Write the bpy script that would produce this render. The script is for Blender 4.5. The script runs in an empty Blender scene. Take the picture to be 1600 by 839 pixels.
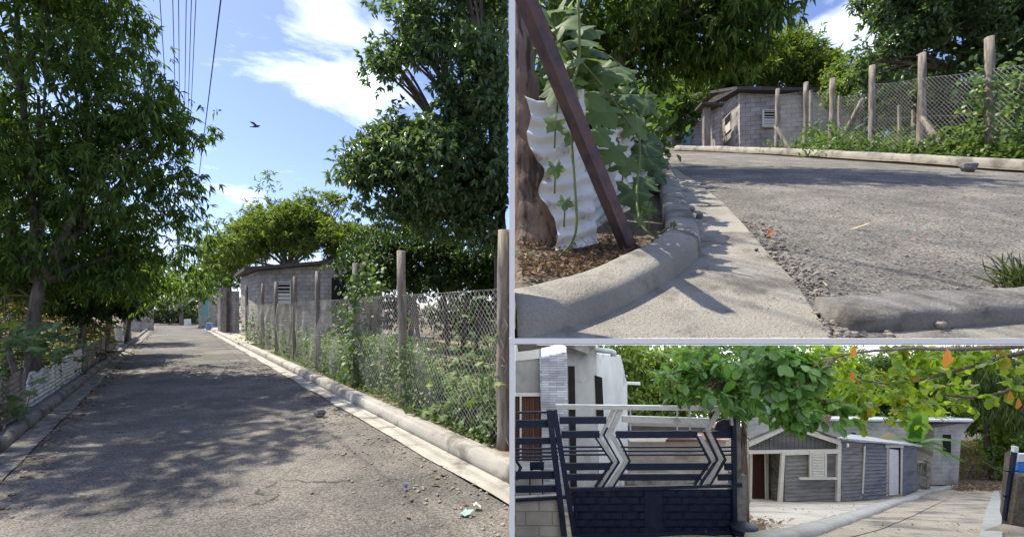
import bpy, math, random
import numpy as np
from mathutils import Vector, noise
random.seed(7); rng = np.random.default_rng(7)
sc = bpy.context.scene
R = math.radians
# ------------------------------------------------------------------ camera
F, HX, HY, CH = 700.0, 800.0, 485.0, 1.6        # focal length, vanishing point and horizon of the level camera (1600 px wide), eye height
cam = bpy.data.objects.new('camera', bpy.data.cameras.new('camera')); sc.collection.objects.link(cam)
cam.location = (0, 0, CH); cam.rotation_euler = (R(90), 0, 0)
cam.data.sensor_width = 36; cam.data.lens = F/1600*36; cam.data.shift_y = (HY-419.5)/1600
cam.data.clip_start = 0.05; cam.data.clip_end = 2000
sc.camera = cam
# ------------------------------------------------------------------ exposure
sc.view_settings.view_transform = 'Standard'; sc.view_settings.look = 'None'
sc.view_settings.exposure = 0.95; sc.view_settings.gamma = 1.0
sc.cycles.use_denoising = True; sc.cycles.max_bounces = 7; sc.cycles.transparent_max_bounces = 8
sc.cycles.sample_clamp_indirect = 6.0
# ------------------------------------------------------------------ sky and sun
EL, AZ = R(61), R(108)        # sun high in front of the viewer, to the left
sun = bpy.data.objects.new('sun', bpy.data.lights.new('sun', 'SUN')); sc.collection.objects.link(sun)
sun.data.energy = 4.3; sun.data.angle = R(0.55); sun.data.color = (1.0, 0.93, 0.80)
sd = Vector((math.sin(AZ)*math.cos(EL), math.cos(AZ)*math.cos(EL), -math.sin(EL)))
sun.rotation_euler = sd.to_track_quat('-Z', 'Y').to_euler(); sun.location = (-10, -10, 25)
w = bpy.data.worlds.new('World'); sc.world = w; w.use_nodes = True
nt = w.node_tree; N = nt.nodes; L = nt.links
bg = N['Background']; bg.inputs[1].default_value = 0.15
sky = N.new('ShaderNodeTexSky'); sky.sky_type = 'NISHITA'; sky.sun_disc = False
sky.sun_elevation = EL; sky.sun_rotation = math.pi+AZ; sky.air_density = 0.8; sky.dust_density = 0.6; sky.ozone_density = 2.5
tc = N.new('ShaderNodeTexCoord'); mp = N.new('ShaderNodeMapping'); mp.inputs['Scale'].default_value = (1.0, 1.0, 2.6)
mp.inputs['Location'].default_value = (7.3, 3.1, 0.2)
n1 = N.new('ShaderNodeTexNoise'); n1.inputs['Scale'].default_value = 3.1; n1.inputs['Detail'].default_value = 9; n1.inputs['Roughness'].default_value = 0.58
n1.inputs['Distortion'].default_value = 0.35
cr = N.new('ShaderNodeValToRGB'); cr.color_ramp.elements[0].position = 0.53; cr.color_ramp.elements[1].position = 0.75
cr.color_ramp.elements[0].color = (0, 0, 0, 1); cr.color_ramp.elements[1].color = (0.9, 0.9, 0.9, 1)
mx = N.new('ShaderNodeMix'); mx.data_type = 'RGBA'; mx.inputs[7].default_value = (7.2, 7.6, 8.2, 1)
tint = N.new('ShaderNodeMix'); tint.data_type = 'RGBA'; tint.blend_type = 'MULTIPLY'; tint.inputs[0].default_value = 1
tint.inputs[7].default_value = (0.90, 0.83, 0.93, 1)
L.new(tc.outputs['Generated'], mp.inputs[0]); L.new(mp.outputs[0], n1.inputs['Vector']); L.new(n1.outputs[0], cr.inputs[0])
L.new(sky.outputs[0], tint.inputs[6]); L.new(tint.outputs[2], mx.inputs[6])
sz = N.new('ShaderNodeSeparateXYZ'); L.new(tc.outputs['Generated'], sz.inputs[0]); up = N.new('ShaderNodeMapRange'); up.inputs[1].default_value = 0.0; up.inputs[2].default_value = 0.04; L.new(sz.outputs['Z'], up.inputs[0])
cl = N.new('ShaderNodeMath'); cl.operation = 'MULTIPLY'; L.new(cr.outputs[0], cl.inputs[0]); L.new(up.outputs[0], cl.inputs[1]); L.new(cl.outputs[0], mx.inputs[0]); L.new(mx.outputs[2], bg.inputs[0])

# ------------------------------------------------------------------ helpers
def P(px, py, Y): return Vector(((px-HX)/F*Y, Y, CH-(py-HY)/F*Y))
def link(o): sc.collection.objects.link(o); return o
def tag(o, label=None, cat=None, group=None, kind=None):
    if label: o['label'] = label
    if cat: o['category'] = cat
    if group: o['group'] = group
    if kind: o['kind'] = kind
    return o
def thing(name, loc, label, cat, group=None):
    o = link(bpy.data.objects.new(name, None)); o.location = loc; o.empty_display_size = 0.1
    return tag(o, label, cat, group)
def wloc(o):
    v = Vector((0, 0, 0))
    while o is not None: v += o.location; o = o.parent
    return v
def fbm(x, y, z=0.0, s=1.0): return noise.noise((x*s, y*s, z*s))
class MB:
    def __init__(s): s.v = []; s.f = []
    def add(s, vs, fs):
        n = len(s.v); s.v += [tuple(v) for v in vs]; s.f += [tuple(i+n for i in f) for f in fs]
    def hexa(s, p):      # 8 points: bottom 4 (ccw), top 4
        s.add(p, [(3,2,1,0),(4,5,6,7),(0,1,5,4),(1,2,6,5),(2,3,7,6),(3,0,4,7)])
    def box(s, c, d, rz=0.0, ry=0.0, rx=0.0):
        from mathutils import Euler
        m = Euler((rx, ry, rz)).to_matrix(); c = Vector(c)
        s.hexa([c + m @ Vector((a*d[0]/2, b*d[1]/2, e*d[2]/2)) for e in (-1,1) for a,b in ((-1,-1),(1,-1),(1,1),(-1,1))])
    def wall(s, a, b, za0, zb0, za1, zb1, t):   # upright slab from a to b (xy), thickness t to the back
        a = Vector(a[:2]); b = Vector(b[:2]); n = (b-a).normalized(); n = Vector((-n.y, n.x))*t
        q = [(a.x,a.y,za0),(b.x,b.y,zb0),(b.x+n.x,b.y+n.y,zb0),(a.x+n.x,a.y+n.y,za0)]
        r = [(a.x,a.y,za1),(b.x,b.y,zb1),(b.x+n.x,b.y+n.y,zb1),(a.x+n.x,a.y+n.y,za1)]
        s.hexa(q+r)
    def bar(s, a, b, wd, t, up=(0,0,1)):        # rectangular bar a->b
        a = Vector(a); b = Vector(b); d = (b-a).normalized(); sdv = d.cross(Vector(up))
        if sdv.length < 1e-4: sdv = d.cross(Vector((0,1,0)))
        sdv.normalize(); u = sdv.cross(d).normalized()
        s.hexa([p+sdv*x*t/2+u*y*wd/2 for p in (a,b) for x,y in ((-1,-1),(1,-1),(1,1),(-1,1))])
    def tube(s, pts, rad, n=7, cap=True):
        pts = [Vector(p) for p in pts]; k = len(pts)
        if not hasattr(rad, '__len__'): rad = [rad]*k
        base = len(s.v); u = None
        for i in range(k):
            d = (pts[min(i+1,k-1)]-pts[max(i-1,0)])
            d = d.normalized() if d.length > 1e-9 else Vector((0,0,1))
            if u is None: u = d.cross(Vector((0.3,1,0.2))).normalized()
            else:
                u = (u - d*u.dot(d));  u = u.normalized() if u.length > 1e-6 else d.orthogonal().normalized()
            w_ = d.cross(u)
            for j in range(n):
                a = 2*math.pi*j/n; s.v.append(tuple(pts[i]+(u*math.cos(a)+w_*math.sin(a))*rad[i]))
        for i in range(k-1):
            for j in range(n):
                a = base+i*n+j; b = base+i*n+(j+1)%n; s.f.append((a, b, b+n, a+n))
        if cap:
            s.f.append(tuple(base+j for j in range(n-1,-1,-1))); s.f.append(tuple(base+(k-1)*n+j for j in range(n)))
    def ribbon(s, A, B, zf, nv=6, off=0.0, step=0.4, jit=0.0):      # sheet between two xy polylines
        A, B = resample(A, step), resample(B, step, len(resample(A, step)))
        k = len(A); base = len(s.v)
        for i in range(k):
            for j in range(nv+1):
                t = j/nv; x = A[i][0]*(1-t)+B[i][0]*t; y = A[i][1]*(1-t)+B[i][1]*t
                s.v.append((x, y, zf(x,y)+off+(jit*fbm(x,y,3.1,1.7) if jit else 0)))
        for i in range(k-1):
            for j in range(nv):
                a = base+i*(nv+1)+j; s.f.append((a, a+1, a+nv+2, a+nv+1))
    def sweep(s, path, prof, zf, step=0.25, jit=0.006, closed=True):    # profile (offset to the left, height) along an xy path
        path = resample(path, step); k = len(path); m = len(prof); base = len(s.v)
        for i in range(k):
            a = Vector(path[max(i-1,0)]); b = Vector(path[min(i+1,k-1)]); d = (b-a).normalized(); n = Vector((-d.y, d.x))
            for (o, h) in prof:
                x = path[i][0]+n.x*o; y = path[i][1]+n.y*o
                jj = jit*fbm(x*3, y*3, h*5, 1.3)*2 if h > 0 else 0
                s.v.append((x+n.x*jj, y+n.y*jj, zf(x,y)+h+jj))
        for i in range(k-1):
            for j in range(m if closed else m-1):
                a = base+i*m+j; b = base+i*m+(j+1)%m; s.f.append((a, a+m, b+m, b))
        if closed:
            s.f.append(tuple(base+j for j in range(m))); s.f.append(tuple(base+(k-1)*m+j for j in range(m-1,-1,-1)))
    def build(s, name, mat, parent=None, smooth=False):
        me = bpy.data.meshes.new(name)
        off = wloc(parent) if parent else Vector((0,0,0))
        me.from_pydata([(v[0]-off.x, v[1]-off.y, v[2]-off.z) for v in s.v], [], s.f)
        if smooth: me.polygons.foreach_set('use_smooth', [True]*len(me.polygons))
        me.update()
        o = link(bpy.data.objects.new(name, me)); me.materials.append(mat)
        if parent: o.parent = parent
        return o
def resample(pts, step, count=None):
    pts = [Vector(p[:2]) for p in pts]; d = [0.0]
    for a, b in zip(pts, pts[1:]): d.append(d[-1]+(b-a).length)
    n = count or max(2, int(d[-1]/step)+1); out = []; j = 0
    for i in range(n):
        t = d[-1]*i/(n-1)
        while j < len(d)-2 and d[j+1] < t: j += 1
        q = (t-d[j])/max(1e-9, d[j+1]-d[j]); v = pts[j].lerp(pts[j+1], q); out.append((v.x, v.y))
    return out
def smooth_path(pts, n=6):       # Catmull-Rom
    P_ = [Vector(p) for p in pts]; out = []
    for i in range(len(P_)-1):
        p0, p1, p2, p3 = P_[max(i-1,0)], P_[i], P_[i+1], P_[min(i+2,len(P_)-1)]
        for k in range(n):
            t = k/n; out.append(0.5*((2*p1)+(p2-p0)*t+(2*p0-5*p1+4*p2-p3)*t*t+(3*p1-p0-3*p2+p3)*t**3))
    out.append(P_[-1]); return out

# ------------------------------------------------------------------ materials
def mat(name, c1, c2=None, scale=4.0, rough=0.8, bump=0.0, bscale=40.0, c3=None, speck=0.0, spscale=120.0, metal=0.0, c3pos=(0.55, 0.7), c3scale=1.3, spec=0.3, stretch=None, detail=6, crack=0.0):
    m = bpy.data.materials.new(name); m.use_nodes = True; nt = m.node_tree; N = nt.nodes; L = nt.links
    b = N['Principled BSDF']; b.inputs['Roughness'].default_value = rough; b.inputs['Metallic'].default_value = metal
    b.inputs['Specular IOR Level'].default_value = spec
    tc = N.new('ShaderNodeNewGeometry'); vec = tc.outputs['Position']
    if stretch:
        mp = N.new('ShaderNodeMapping'); mp.inputs['Scale'].default_value = stretch; L.new(vec, mp.inputs[0]); vec = mp.outputs[0]
    def nz(sc_, det=detail, rg=0.6):
        n = N.new('ShaderNodeTexNoise'); n.inputs['Scale'].default_value = sc_; n.inputs['Detail'].default_value = det; n.inputs['Roughness'].default_value = rg
        L.new(vec, n.inputs['Vector']); return n.outputs[0]
    def mixc(fac, a, bcol):
        x = N.new('ShaderNodeMix'); x.data_type = 'RGBA'; L.new(fac, x.inputs[0])
        if isinstance(a, tuple): x.inputs[6].default_value = (*a, 1)
        else: L.new(a, x.inputs[6])
        if isinstance(bcol, tuple): x.inputs[7].default_value = (*bcol, 1)
        else: L.new(bcol, x.inputs[7])
        return x.outputs[2]
    def ramp(sig, lo, hi):
        r = N.new('ShaderNodeMapRange'); r.inputs[1].default_value = lo; r.inputs[2].default_value = hi; L.new(sig, r.inputs[0]); return r.outputs[0]
    col = mixc(ramp(nz(scale), 0.35, 0.65), c1, c2 or tuple(min(1, x*1.25) for x in c1))
    if c3: col = mixc(ramp(nz(c3scale), *c3pos), col, c3)
    if speck:
        v = N.new('ShaderNodeTexVoronoi'); v.inputs['Scale'].default_value = spscale; L.new(tc.outputs['Position'], v.inputs['Vector'])
        hs = N.new('ShaderNodeSeparateColor'); L.new(v.outputs['Color'], hs.inputs[0])
        r = N.new('ShaderNodeMapRange'); r.inputs[3].default_value = 1-speck; r.inputs[4].default_value = 1+speck; L.new(hs.outputs[0], r.inputs[0])
        x = N.new('ShaderNodeMix'); x.data_type = 'RGBA'; x.blend_type = 'MULTIPLY'; x.inputs[0].default_value = 1
        L.new(col, x.inputs[6]); L.new(r.outputs[0], x.inputs[7]); col = x.outputs[2]
    if crack:
        ds = N.new('ShaderNodeVectorMath'); ds.operation = 'MULTIPLY_ADD'; nn_ = N.new('ShaderNodeTexNoise'); nn_.inputs['Scale'].default_value = crack*2.5; nn_.inputs['Detail'].default_value = 5
        L.new(tc.outputs['Position'], nn_.inputs['Vector']); L.new(nn_.outputs['Color'], ds.inputs[0]); ds.inputs[1].default_value = (.6/crack,)*3; L.new(tc.outputs['Position'], ds.inputs[2])
        v2 = N.new('ShaderNodeTexVoronoi'); v2.feature = 'DISTANCE_TO_EDGE'; v2.inputs['Scale'].default_value = crack; L.new(ds.outputs[0], v2.inputs['Vector'])
        gate = nz(crack*1.1, 3); thr = ramp(gate, 0.45, 0.62); th2 = N.new('ShaderNodeMath'); th2.operation = 'MULTIPLY'; th2.inputs[1].default_value = 0.011*crack; L.new(thr, th2.inputs[0])
        lt = N.new('ShaderNodeMath'); lt.operation = 'LESS_THAN'; L.new(v2.outputs['Distance'], lt.inputs[0]); L.new(th2.outputs[0], lt.inputs[1])
        ml = N.new('ShaderNodeMath'); ml.operation = 'MULTIPLY'; ml.inputs[1].default_value = 0.75; L.new(lt.outputs[0], ml.inputs[0]); col = mixc(ml.outputs[0], col, tuple(x*.3 for x in c1))
    L.new(col, b.inputs['Base Color'])
    if bump:
        bp = N.new('ShaderNodeBump'); bp.inputs['Strength'].default_value = bump; bp.inputs['Distance'].default_value = 0.02
        L.new(nz(bscale, 8, 0.7), bp.inputs['Height']); L.new(bp.outputs[0], b.inputs['Normal'])
    return m
def brickmat(name, c1, c2, mortar, bw=0.4, bh=0.2, ms=0.012, axis='XZ', rough=0.9, stain=None, rot=0.0, off=(0,0,0), bump=0.5):
    m = bpy.data.materials.new(name); m.use_nodes = True; nt = m.node_tree; N = nt.nodes; L = nt.links
    b = N['Principled BSDF']; b.inputs['Roughness'].default_value = rough; b.inputs['Specular IOR Level'].default_value = 0.2
    g = N.new('ShaderNodeNewGeometry'); sp = N.new('ShaderNodeSeparateXYZ'); cb = N.new('ShaderNodeCombineXYZ'); L.new(g.outputs['Position'], sp.inputs[0])
    ad = N.new('ShaderNodeMath'); ad.operation = 'MULTIPLY_ADD'; ad.inputs[1].default_value = off[1]; L.new(sp.outputs['Y'], ad.inputs[0]); L.new(sp.outputs['X'], ad.inputs[2])
    L.new(ad.outputs[0], cb.inputs[0])
    az = N.new('ShaderNodeMath'); az.operation = 'MULTIPLY_ADD'; az.inputs[1].default_value = rot; L.new(sp.outputs['Y'], az.inputs[0]); L.new(sp.outputs['Z'], az.inputs[2])
    L.new(az.outputs[0], cb.inputs[1])
    br = N.new('ShaderNodeTexBrick'); br.inputs['Scale'].default_value = 1.0; br.inputs['Brick Width'].default_value = bw; br.inputs['Row Height'].default_value = bh
    br.inputs['Mortar Size'].default_value = ms; br.inputs['Color1'].default_value = (*c1,1); br.inputs['Color2'].default_value = (*c2,1); br.inputs['Mortar'].default_value = (*mortar,1)
    br.inputs['Mortar Smooth'].default_value = 0.3
    L.new(cb.outputs[0], br.inputs['Vector'])
    n = N.new('ShaderNodeTexNoise'); n.inputs['Scale'].default_value = 2.2; n.inputs['Detail'].default_value = 8; L.new(g.outputs['Position'], n.inputs['Vector'])
    r = N.new('ShaderNodeMapRange'); r.inputs[1].default_value = 0.3; r.inputs[2].default_value = 0.7; r.inputs[3].default_value = 0.72; r.inputs[4].default_value = 1.22; L.new(n.outputs[0], r.inputs[0])
    x = N.new('ShaderNodeMix'); x.data_type = 'RGBA'; x.blend_type = 'MULTIPLY'; x.inputs[0].default_value = 1; L.new(br.outputs['Color'], x.inputs[6]); L.new(r.outputs[0], x.inputs[7])
    L.new(x.outputs[2], b.inputs['Base Color'])
    bp = N.new('ShaderNodeBump'); bp.inputs['Strength'].default_value = bump; bp.inputs['Distance'].default_value = 0.02; bp.invert = True
    L.new(br.outputs['Fac'], bp.inputs['Height']); L.new(bp.outputs[0], b.inputs['Normal'])
    return m
def leafmat(name, dark, light, trans=0.35, third=None, rough=0.45, vein=None, spec=0.45):
    m = bpy.data.materials.new(name); m.use_nodes = True; nt = m.node_tree; N = nt.nodes; L = nt.links
    b = N['Principled BSDF']; b.inputs['Roughness'].default_value = rough; b.inputs['Specular IOR Level'].default_value = spec
    a = N.new('ShaderNodeAttribute'); a.attribute_name = 'rnd'
    cr = N.new('ShaderNodeValToRGB'); e = cr.color_ramp.elements
    e[0].position = 0; e[0].color = (*dark, 1); e[1].position = 0.93; e[1].color = (*light, 1)
    if third: k = cr.color_ramp.elements.new(0.985); k.color = (*third, 1)
    L.new(a.outputs['Fac'], cr.inputs[0]); col = cr.outputs[0]
    if vein:
        va = N.new('ShaderNodeAttribute'); va.attribute_name = 'vein'
        x = N.new('ShaderNodeMix'); x.data_type = 'RGBA'; L.new(va.outputs['Fac'], x.inputs[0]); L.new(col, x.inputs[6]); x.inputs[7].default_value = (*vein, 1); col = x.outputs[2]
    L.new(col, b.inputs['Base Color'])
    t = N.new('ShaderNodeBsdfTranslucent'); hb = N.new('ShaderNodeMix'); hb.data_type = 'RGBA'; hb.blend_type = 'MULTIPLY'; hb.inputs[0].default_value = 1
    hb.inputs[7].default_value = (1.5, 1.5, 0.7, 1); L.new(col, hb.inputs[6]); L.new(hb.outputs[2], t.inputs[0])
    ms = N.new('ShaderNodeMixShader'); ms.inputs[0].default_value = trans
    L.new(b.outputs[0], ms.inputs[1]); L.new(t.outputs[0], ms.inputs[2]); L.new(ms.outputs[0], N['Material Output'].inputs[0])
    return m
M = {}
M['asphalt'] = mat('asphalt', (0.105,0.10,0.09), (0.15,0.14,0.125), 1.1, 0.95, 0.9, 55, c3=(0.225,0.205,0.175), speck=0.45, spscale=75, c3pos=(0.46,0.68), c3scale=0.55, crack=.8)
M['asphalt_near'] = mat('asphalt_near', (0.125,0.118,0.105), (0.21,0.195,0.17), 3.2, 0.95, 1.0, 60, c3=(0.235,0.215,0.185), speck=0.6, spscale=95, c3pos=(0.5,0.62), c3scale=1.3)
M['concrete'] = mat('concrete', (0.29,0.27,0.225), (0.40,0.37,0.31), 2.2, 0.9, 0.9, 70, c3=(0.17,0.155,0.13), c3pos=(0.50,0.62), c3scale=3.4, speck=0.10, spscale=200)
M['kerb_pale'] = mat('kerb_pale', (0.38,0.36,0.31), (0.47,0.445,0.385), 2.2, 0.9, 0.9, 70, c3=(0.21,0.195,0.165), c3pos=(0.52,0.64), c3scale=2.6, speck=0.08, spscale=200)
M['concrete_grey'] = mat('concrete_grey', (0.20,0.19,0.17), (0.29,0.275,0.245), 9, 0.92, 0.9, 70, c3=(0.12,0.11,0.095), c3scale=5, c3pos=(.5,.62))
M['soil'] = mat('soil', (0.11,0.085,0.06), (0.20,0.165,0.12), 6, 0.95, 1.0, 35, c3=(0.06,0.075,0.03), c3scale=0.9, speck=0.3, spscale=60)
M['dry_soil'] = mat('dry_soil', (0.25,0.20,0.145), (0.34,0.28,0.21), 3, 0.95, 0.8, 40, c3=(0.15,0.125,0.09), speck=0.2, spscale=80, c3scale=1.2)
M['dusty_road'] = mat('dusty_road', (0.37,0.30,0.22), (0.46,0.39,0.30), 2.6, 0.95, 0.8, 40, c3=(0.19,0.165,0.135), speck=0.25, spscale=60, c3scale=.9, c3pos=(.48,.62))
M['patio'] = mat('patio', (0.46,0.40,0.32), (0.56,0.50,0.42), 2, 0.9, 0.3, 30, c3=(0.26,0.22,0.17), c3scale=0.9, speck=0.08, c3pos=(0.5,0.68))  # darker patches put dappled shade into the patio colour
M['post_wood'] = mat('post_wood', (0.15,0.125,0.10), (0.34,0.30,0.25), 22, 0.95, 1.0, 60, stretch=(1,1,0.12), c3=(0.11,0.09,0.075), c3scale=6)
M['bark'] = mat('bark', (0.10,0.08,0.065), (0.19,0.16,0.135), 12, 0.95, 1.0, 40, stretch=(1,1,0.25), c3=(0.05,0.042,0.035), c3scale=8)
M['bark_warm'] = mat('bark_warm', (0.15,0.105,0.08), (0.27,0.20,0.15), 22, 0.95, 1.0, 60, stretch=(1,1,0.15), c3=(0.06,0.045,0.035), c3scale=18, c3pos=(.5,.62))
M['wire'] = mat('galvanised_wire', (0.30,0.30,0.29), (0.40,0.40,0.38), 20, 0.6, metal=0.0)
M['block'] = brickmat('block_wall', (0.42,0.38,0.345), (0.33,0.30,0.27), (0.20,0.18,0.165), off=(0,0.0,0))
M['tin_roof'] = mat('tin_roof', (0.05,0.045,0.042), (0.09,0.075,0.065), 5, 0.7)
M['white_paint'] = mat('white_paint', (0.62,0.60,0.56), (0.72,0.70,0.66), 8, 0.6, 0.15, 40, c3=(0.38,0.36,0.33), c3pos=(0.62,0.8), c3scale=5)
M['louvre'] = mat('louvre', (0.60,0.59,0.55), (0.68,0.67,0.63), 8, 0.55)
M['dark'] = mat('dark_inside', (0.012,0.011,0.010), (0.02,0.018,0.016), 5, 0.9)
M['white_sheet'] = mat('white_sheet', (0.60,0.60,0.57), (0.70,0.69,0.66), 6, 0.7, 0.3, 30, c3=(0.27,0.21,0.15), c3pos=(0.53,0.66), c3scale=5.5)
M['brown_sheet'] = mat('brown_sheet', (0.24,0.20,0.165), (0.33,0.29,0.25), 5, 0.75, 0.2, 30, c3=(0.13,0.08,0.055), c3scale=3)
M['rust'] = mat('rusty_steel', (0.055,0.036,0.045), (0.13,0.075,0.06), 12, 0.4, 0.4, 50, c3=(0.12,0.055,0.035), c3scale=6, metal=0.35, spec=0.5)
M['board_white'] = mat('board_white', (0.95,0.91,0.80), (0.96,0.92,0.81), 3, 0.8)
M['stone'] = mat('stone', (0.10,0.10,0.10), (0.20,0.19,0.18), 12, 0.9, 0.8, 40)
M['pebble'] = mat('pebble', (0.17,0.15,0.125), (0.34,0.30,0.25), 25, 0.9, 0.5, 60)
M['leaf_mango'] = leafmat('leaf_mango', (0.04,0.09,0.022), (0.15,0.24,0.055), 0.52, third=(.26,.32,.09), rough=0.5)
M['leaf_broad'] = leafmat('leaf_broad', (0.05,0.10,0.042), (0.16,0.24,0.11), 0.35, rough=0.32, spec=.6)
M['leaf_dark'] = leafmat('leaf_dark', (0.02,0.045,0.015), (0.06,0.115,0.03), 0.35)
M['leaf_feather'] = leafmat('leaf_feather', (0.07,0.125,0.025), (0.20,0.27,0.06), 0.45, rough=0.5)
M['leaf_mid'] = leafmat('leaf_mid', (0.045,0.09,0.02), (0.12,0.20,0.045), 0.42)
M['leaf_weed'] = leafmat('leaf_weed', (0.06,0.12,0.03), (0.17,0.26,0.075), 0.4, third=(0.22,0.19,0.09))
M['leaf_squash'] = leafmat('leaf_squash', (0.045,0.095,0.03), (0.14,0.22,0.07), 0.4, vein=(0.15,0.20,0.09), rough=0.6, third=(0.22,0.27,0.05))
M['leaf_almond'] = leafmat('leaf_almond', (0.06,0.12,0.018), (0.19,0.26,0.03), 0.55, third=(0.42,0.12,0.03), rough=0.4)
M['leaf_almond_dark'] = leafmat('leaf_almond_dark', (0.03,0.075,0.022), (0.07,0.15,0.04), 0.35, rough=0.35)
M['leaf_dry'] = leafmat('leaf_dry', (0.24,0.19,0.10), (0.42,0.36,0.21), 0.3, rough=0.8, third=(0.16,0.18,0.05))
M['litter'] = leafmat('litter', (0.09,0.055,0.035), (0.26,0.17,0.10), 0.1, rough=0.8)
M['grass'] = leafmat('grass_blades', (0.05,0.09,0.03), (0.13,0.17,0.06), 0.3, third=(0.32,0.26,0.14))
M['stem'] = mat('green_stem', (0.10,0.14,0.04), (0.16,0.19,0.07), 10, 0.7)
def plain(name, c, rough=0.5, metal=0.0, spec=0.4): return mat(name, c, tuple(min(1, x*1.15) for x in c), 9, rough, metal=metal, spec=spec)

# ------------------------------------------------------------------ foliage
def leaves_mesh(name, pos, d, nrm, Ln, Wd, material, parent=None, clip=None, fold=0.25, shape='lance', curl=0.25):
    """pos,d,nrm: (n,3); Ln,Wd: (n,) -> one mesh of kite or oval leaves, each with its own random value"""
    d = d/np.linalg.norm(d, axis=1)[:,None]
    s = np.cross(d, nrm); s /= (np.linalg.norm(s, axis=1)[:,None]+1e-9); u = np.cross(s, d)
    Ln = Ln[:,None]; Wd = Wd[:,None]
    if shape == 'lance':
        pts = [pos, pos+d*Ln*0.42+s*Wd/2+u*Wd*fold, pos+d*Ln-u*Ln*curl, pos+d*Ln*0.42-s*Wd/2+u*Wd*fold]
        faces = [(0,1,2),(0,2,3)]
    else:      # oval, eight vertices
        pts = [pos, pos+d*Ln*0.25+s*Wd*0.32+u*Wd*fold*.5, pos+d*Ln*0.62+s*Wd/2+u*(Wd*fold-Ln*curl*.3), pos+d*Ln*0.88+s*Wd*0.3-u*Ln*curl*.7, pos+d*Ln-u*Ln*curl,
               pos+d*Ln*0.88-s*Wd*0.3-u*Ln*curl*.7, pos+d*Ln*0.62-s*Wd/2+u*(Wd*fold-Ln*curl*.3), pos+d*Ln*0.25-s*Wd*0.32+u*Wd*fold*.5, pos+d*Ln*0.6-u*Ln*curl*.3]
        faces = [(0,1,8),(1,2,8),(2,3,8),(3,4,8),(4,5,8),(5,6,8),(6,7,8),(7,0,8)]
    V = np.stack(pts, 1)                                    # n,k,3
    if clip is not None:
        ok = clip(V[...,0], V[...,1], V[...,2]).all(axis=1); V = V[ok]
    n, k = V.shape[:2]; fc = np.array(faces); m = len(fc)
    if n == 0: V = np.zeros((1,k,3)); n = 1
    idx = (np.arange(n)[:,None,None]*k+fc[None]).reshape(-1,3)
    off = np.array(wloc(parent)) if parent else np.zeros(3)
    me = bpy.data.meshes.new(name); me.vertices.add(n*k); me.vertices.foreach_set('co', (V-off).reshape(-1).astype(np.float32))
    me.loops.add(len(idx)*3); me.loops.foreach_set('vertex_index', idx.reshape(-1).astype(np.int32))
    me.polygons.add(len(idx)); me.polygons.foreach_set('loop_start', np.arange(0, len(idx)*3, 3, dtype=np.int32))
    me.update(calc_edges=True)
    at = me.attributes.new('rnd', 'FLOAT', 'FACE'); at.data.foreach_set('value', np.repeat(rng.random(n), m).astype(np.float32))
    me.materials.append(material); o = link(bpy.data.objects.new(name, me))
    if parent: o.parent = parent
    return o
def unit(n):
    v = rng.normal(size=(n,3)); return v/np.linalg.norm(v, axis=1)[:,None]
def cloud(blobs, nclump, per, rc, shell=0.5):
    """tuft centres: clumps scattered in the outer part of each ellipsoid"""
    out = []; cen = []
    wt = np.array([b[3] if len(b) > 3 else b[1][0]*b[1][1]*b[1][2] for b in blobs], float)**0.75; wt /= wt.sum()
    for b, q in zip(blobs, wt):
        k = max(2, int(nclump*q)); r = (shell+(1-shell)*rng.random(k)**0.7)[:,None]
        c = np.array(b[0])+unit(k)*r*np.array(b[1])
        rr = rc*rng.uniform(0.5, 1.35, k)
        p = c[:,None,:]+unit(k*per).reshape(k,per,3)*(rng.random((k,per,1))**0.45)*rr[:,None,None]*np.array([1,1,0.7])
        out.append(p.reshape(-1,3)); cen.append(np.repeat(c, per, 0))
    return np.concatenate(out), np.concatenate(cen)
def crown(name, blobs, nclump, per, rc, tuft, Ln, Wd, material, parent=None, clip=None, droop=0.4, shell=0.5, spread=1.0, shape='lance', fold=0.25, curl=0.25):
    p, c = cloud(blobs, nclump, per, rc, shell)
    n = len(p); p = np.repeat(p, tuft, 0)+rng.normal(size=(n*tuft,3))*Ln*0.12; c = np.repeat(c, tuft, 0)
    out = p-c; out /= (np.linalg.norm(out, axis=1)[:,None]+1e-6)
    d = out*0.6+unit(n*tuft)*spread+np.array([0,0,-droop]); nr = np.array([0,0,1.0])+unit(n*tuft)*0.55+out*0.4
    l = Ln*rng.uniform(0.45, 1.3, n*tuft)
    return leaves_mesh(name, p, d, nr, l, l*Wd/Ln, material, parent, clip, fold, shape, curl)
def limbs(mb, start, blobs, r0, sub=3, clip=None, n=6):
    for b in blobs:
        c = Vector(b[0]); s = Vector(start); mid = s.lerp(c, 0.5)+Vector((random.uniform(-.3,.3), random.uniform(-.3,.3), random.uniform(-.1,.45)))*(c-s).length*0.25
        pts = smooth_path([s, mid, c], 5); k = len(pts)
        if clip: pts = [q for q in pts if clip(q.x, q.y, q.z)]
        if len(pts) < 3: continue
        mb.tube(pts, [r0*(1-0.75*i/k) for i in range(len(pts))], n)
        for j in range(sub):
            e = c+Vector(tuple(float(x) for x in unit(1)[0]))*min(b[1])*0.85; a = pts[len(pts)//2]
            q = smooth_path([a, a.lerp(e,.5)+Vector((0,0,.15)), e], 4)
            if clip: q = [t for t in q if clip(t.x, t.y, t.z)]
            if len(q) > 2: mb.tube(q, [r0*0.42*(1-0.8*i/len(q)) for i in range(len(q))], 5)
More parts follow.
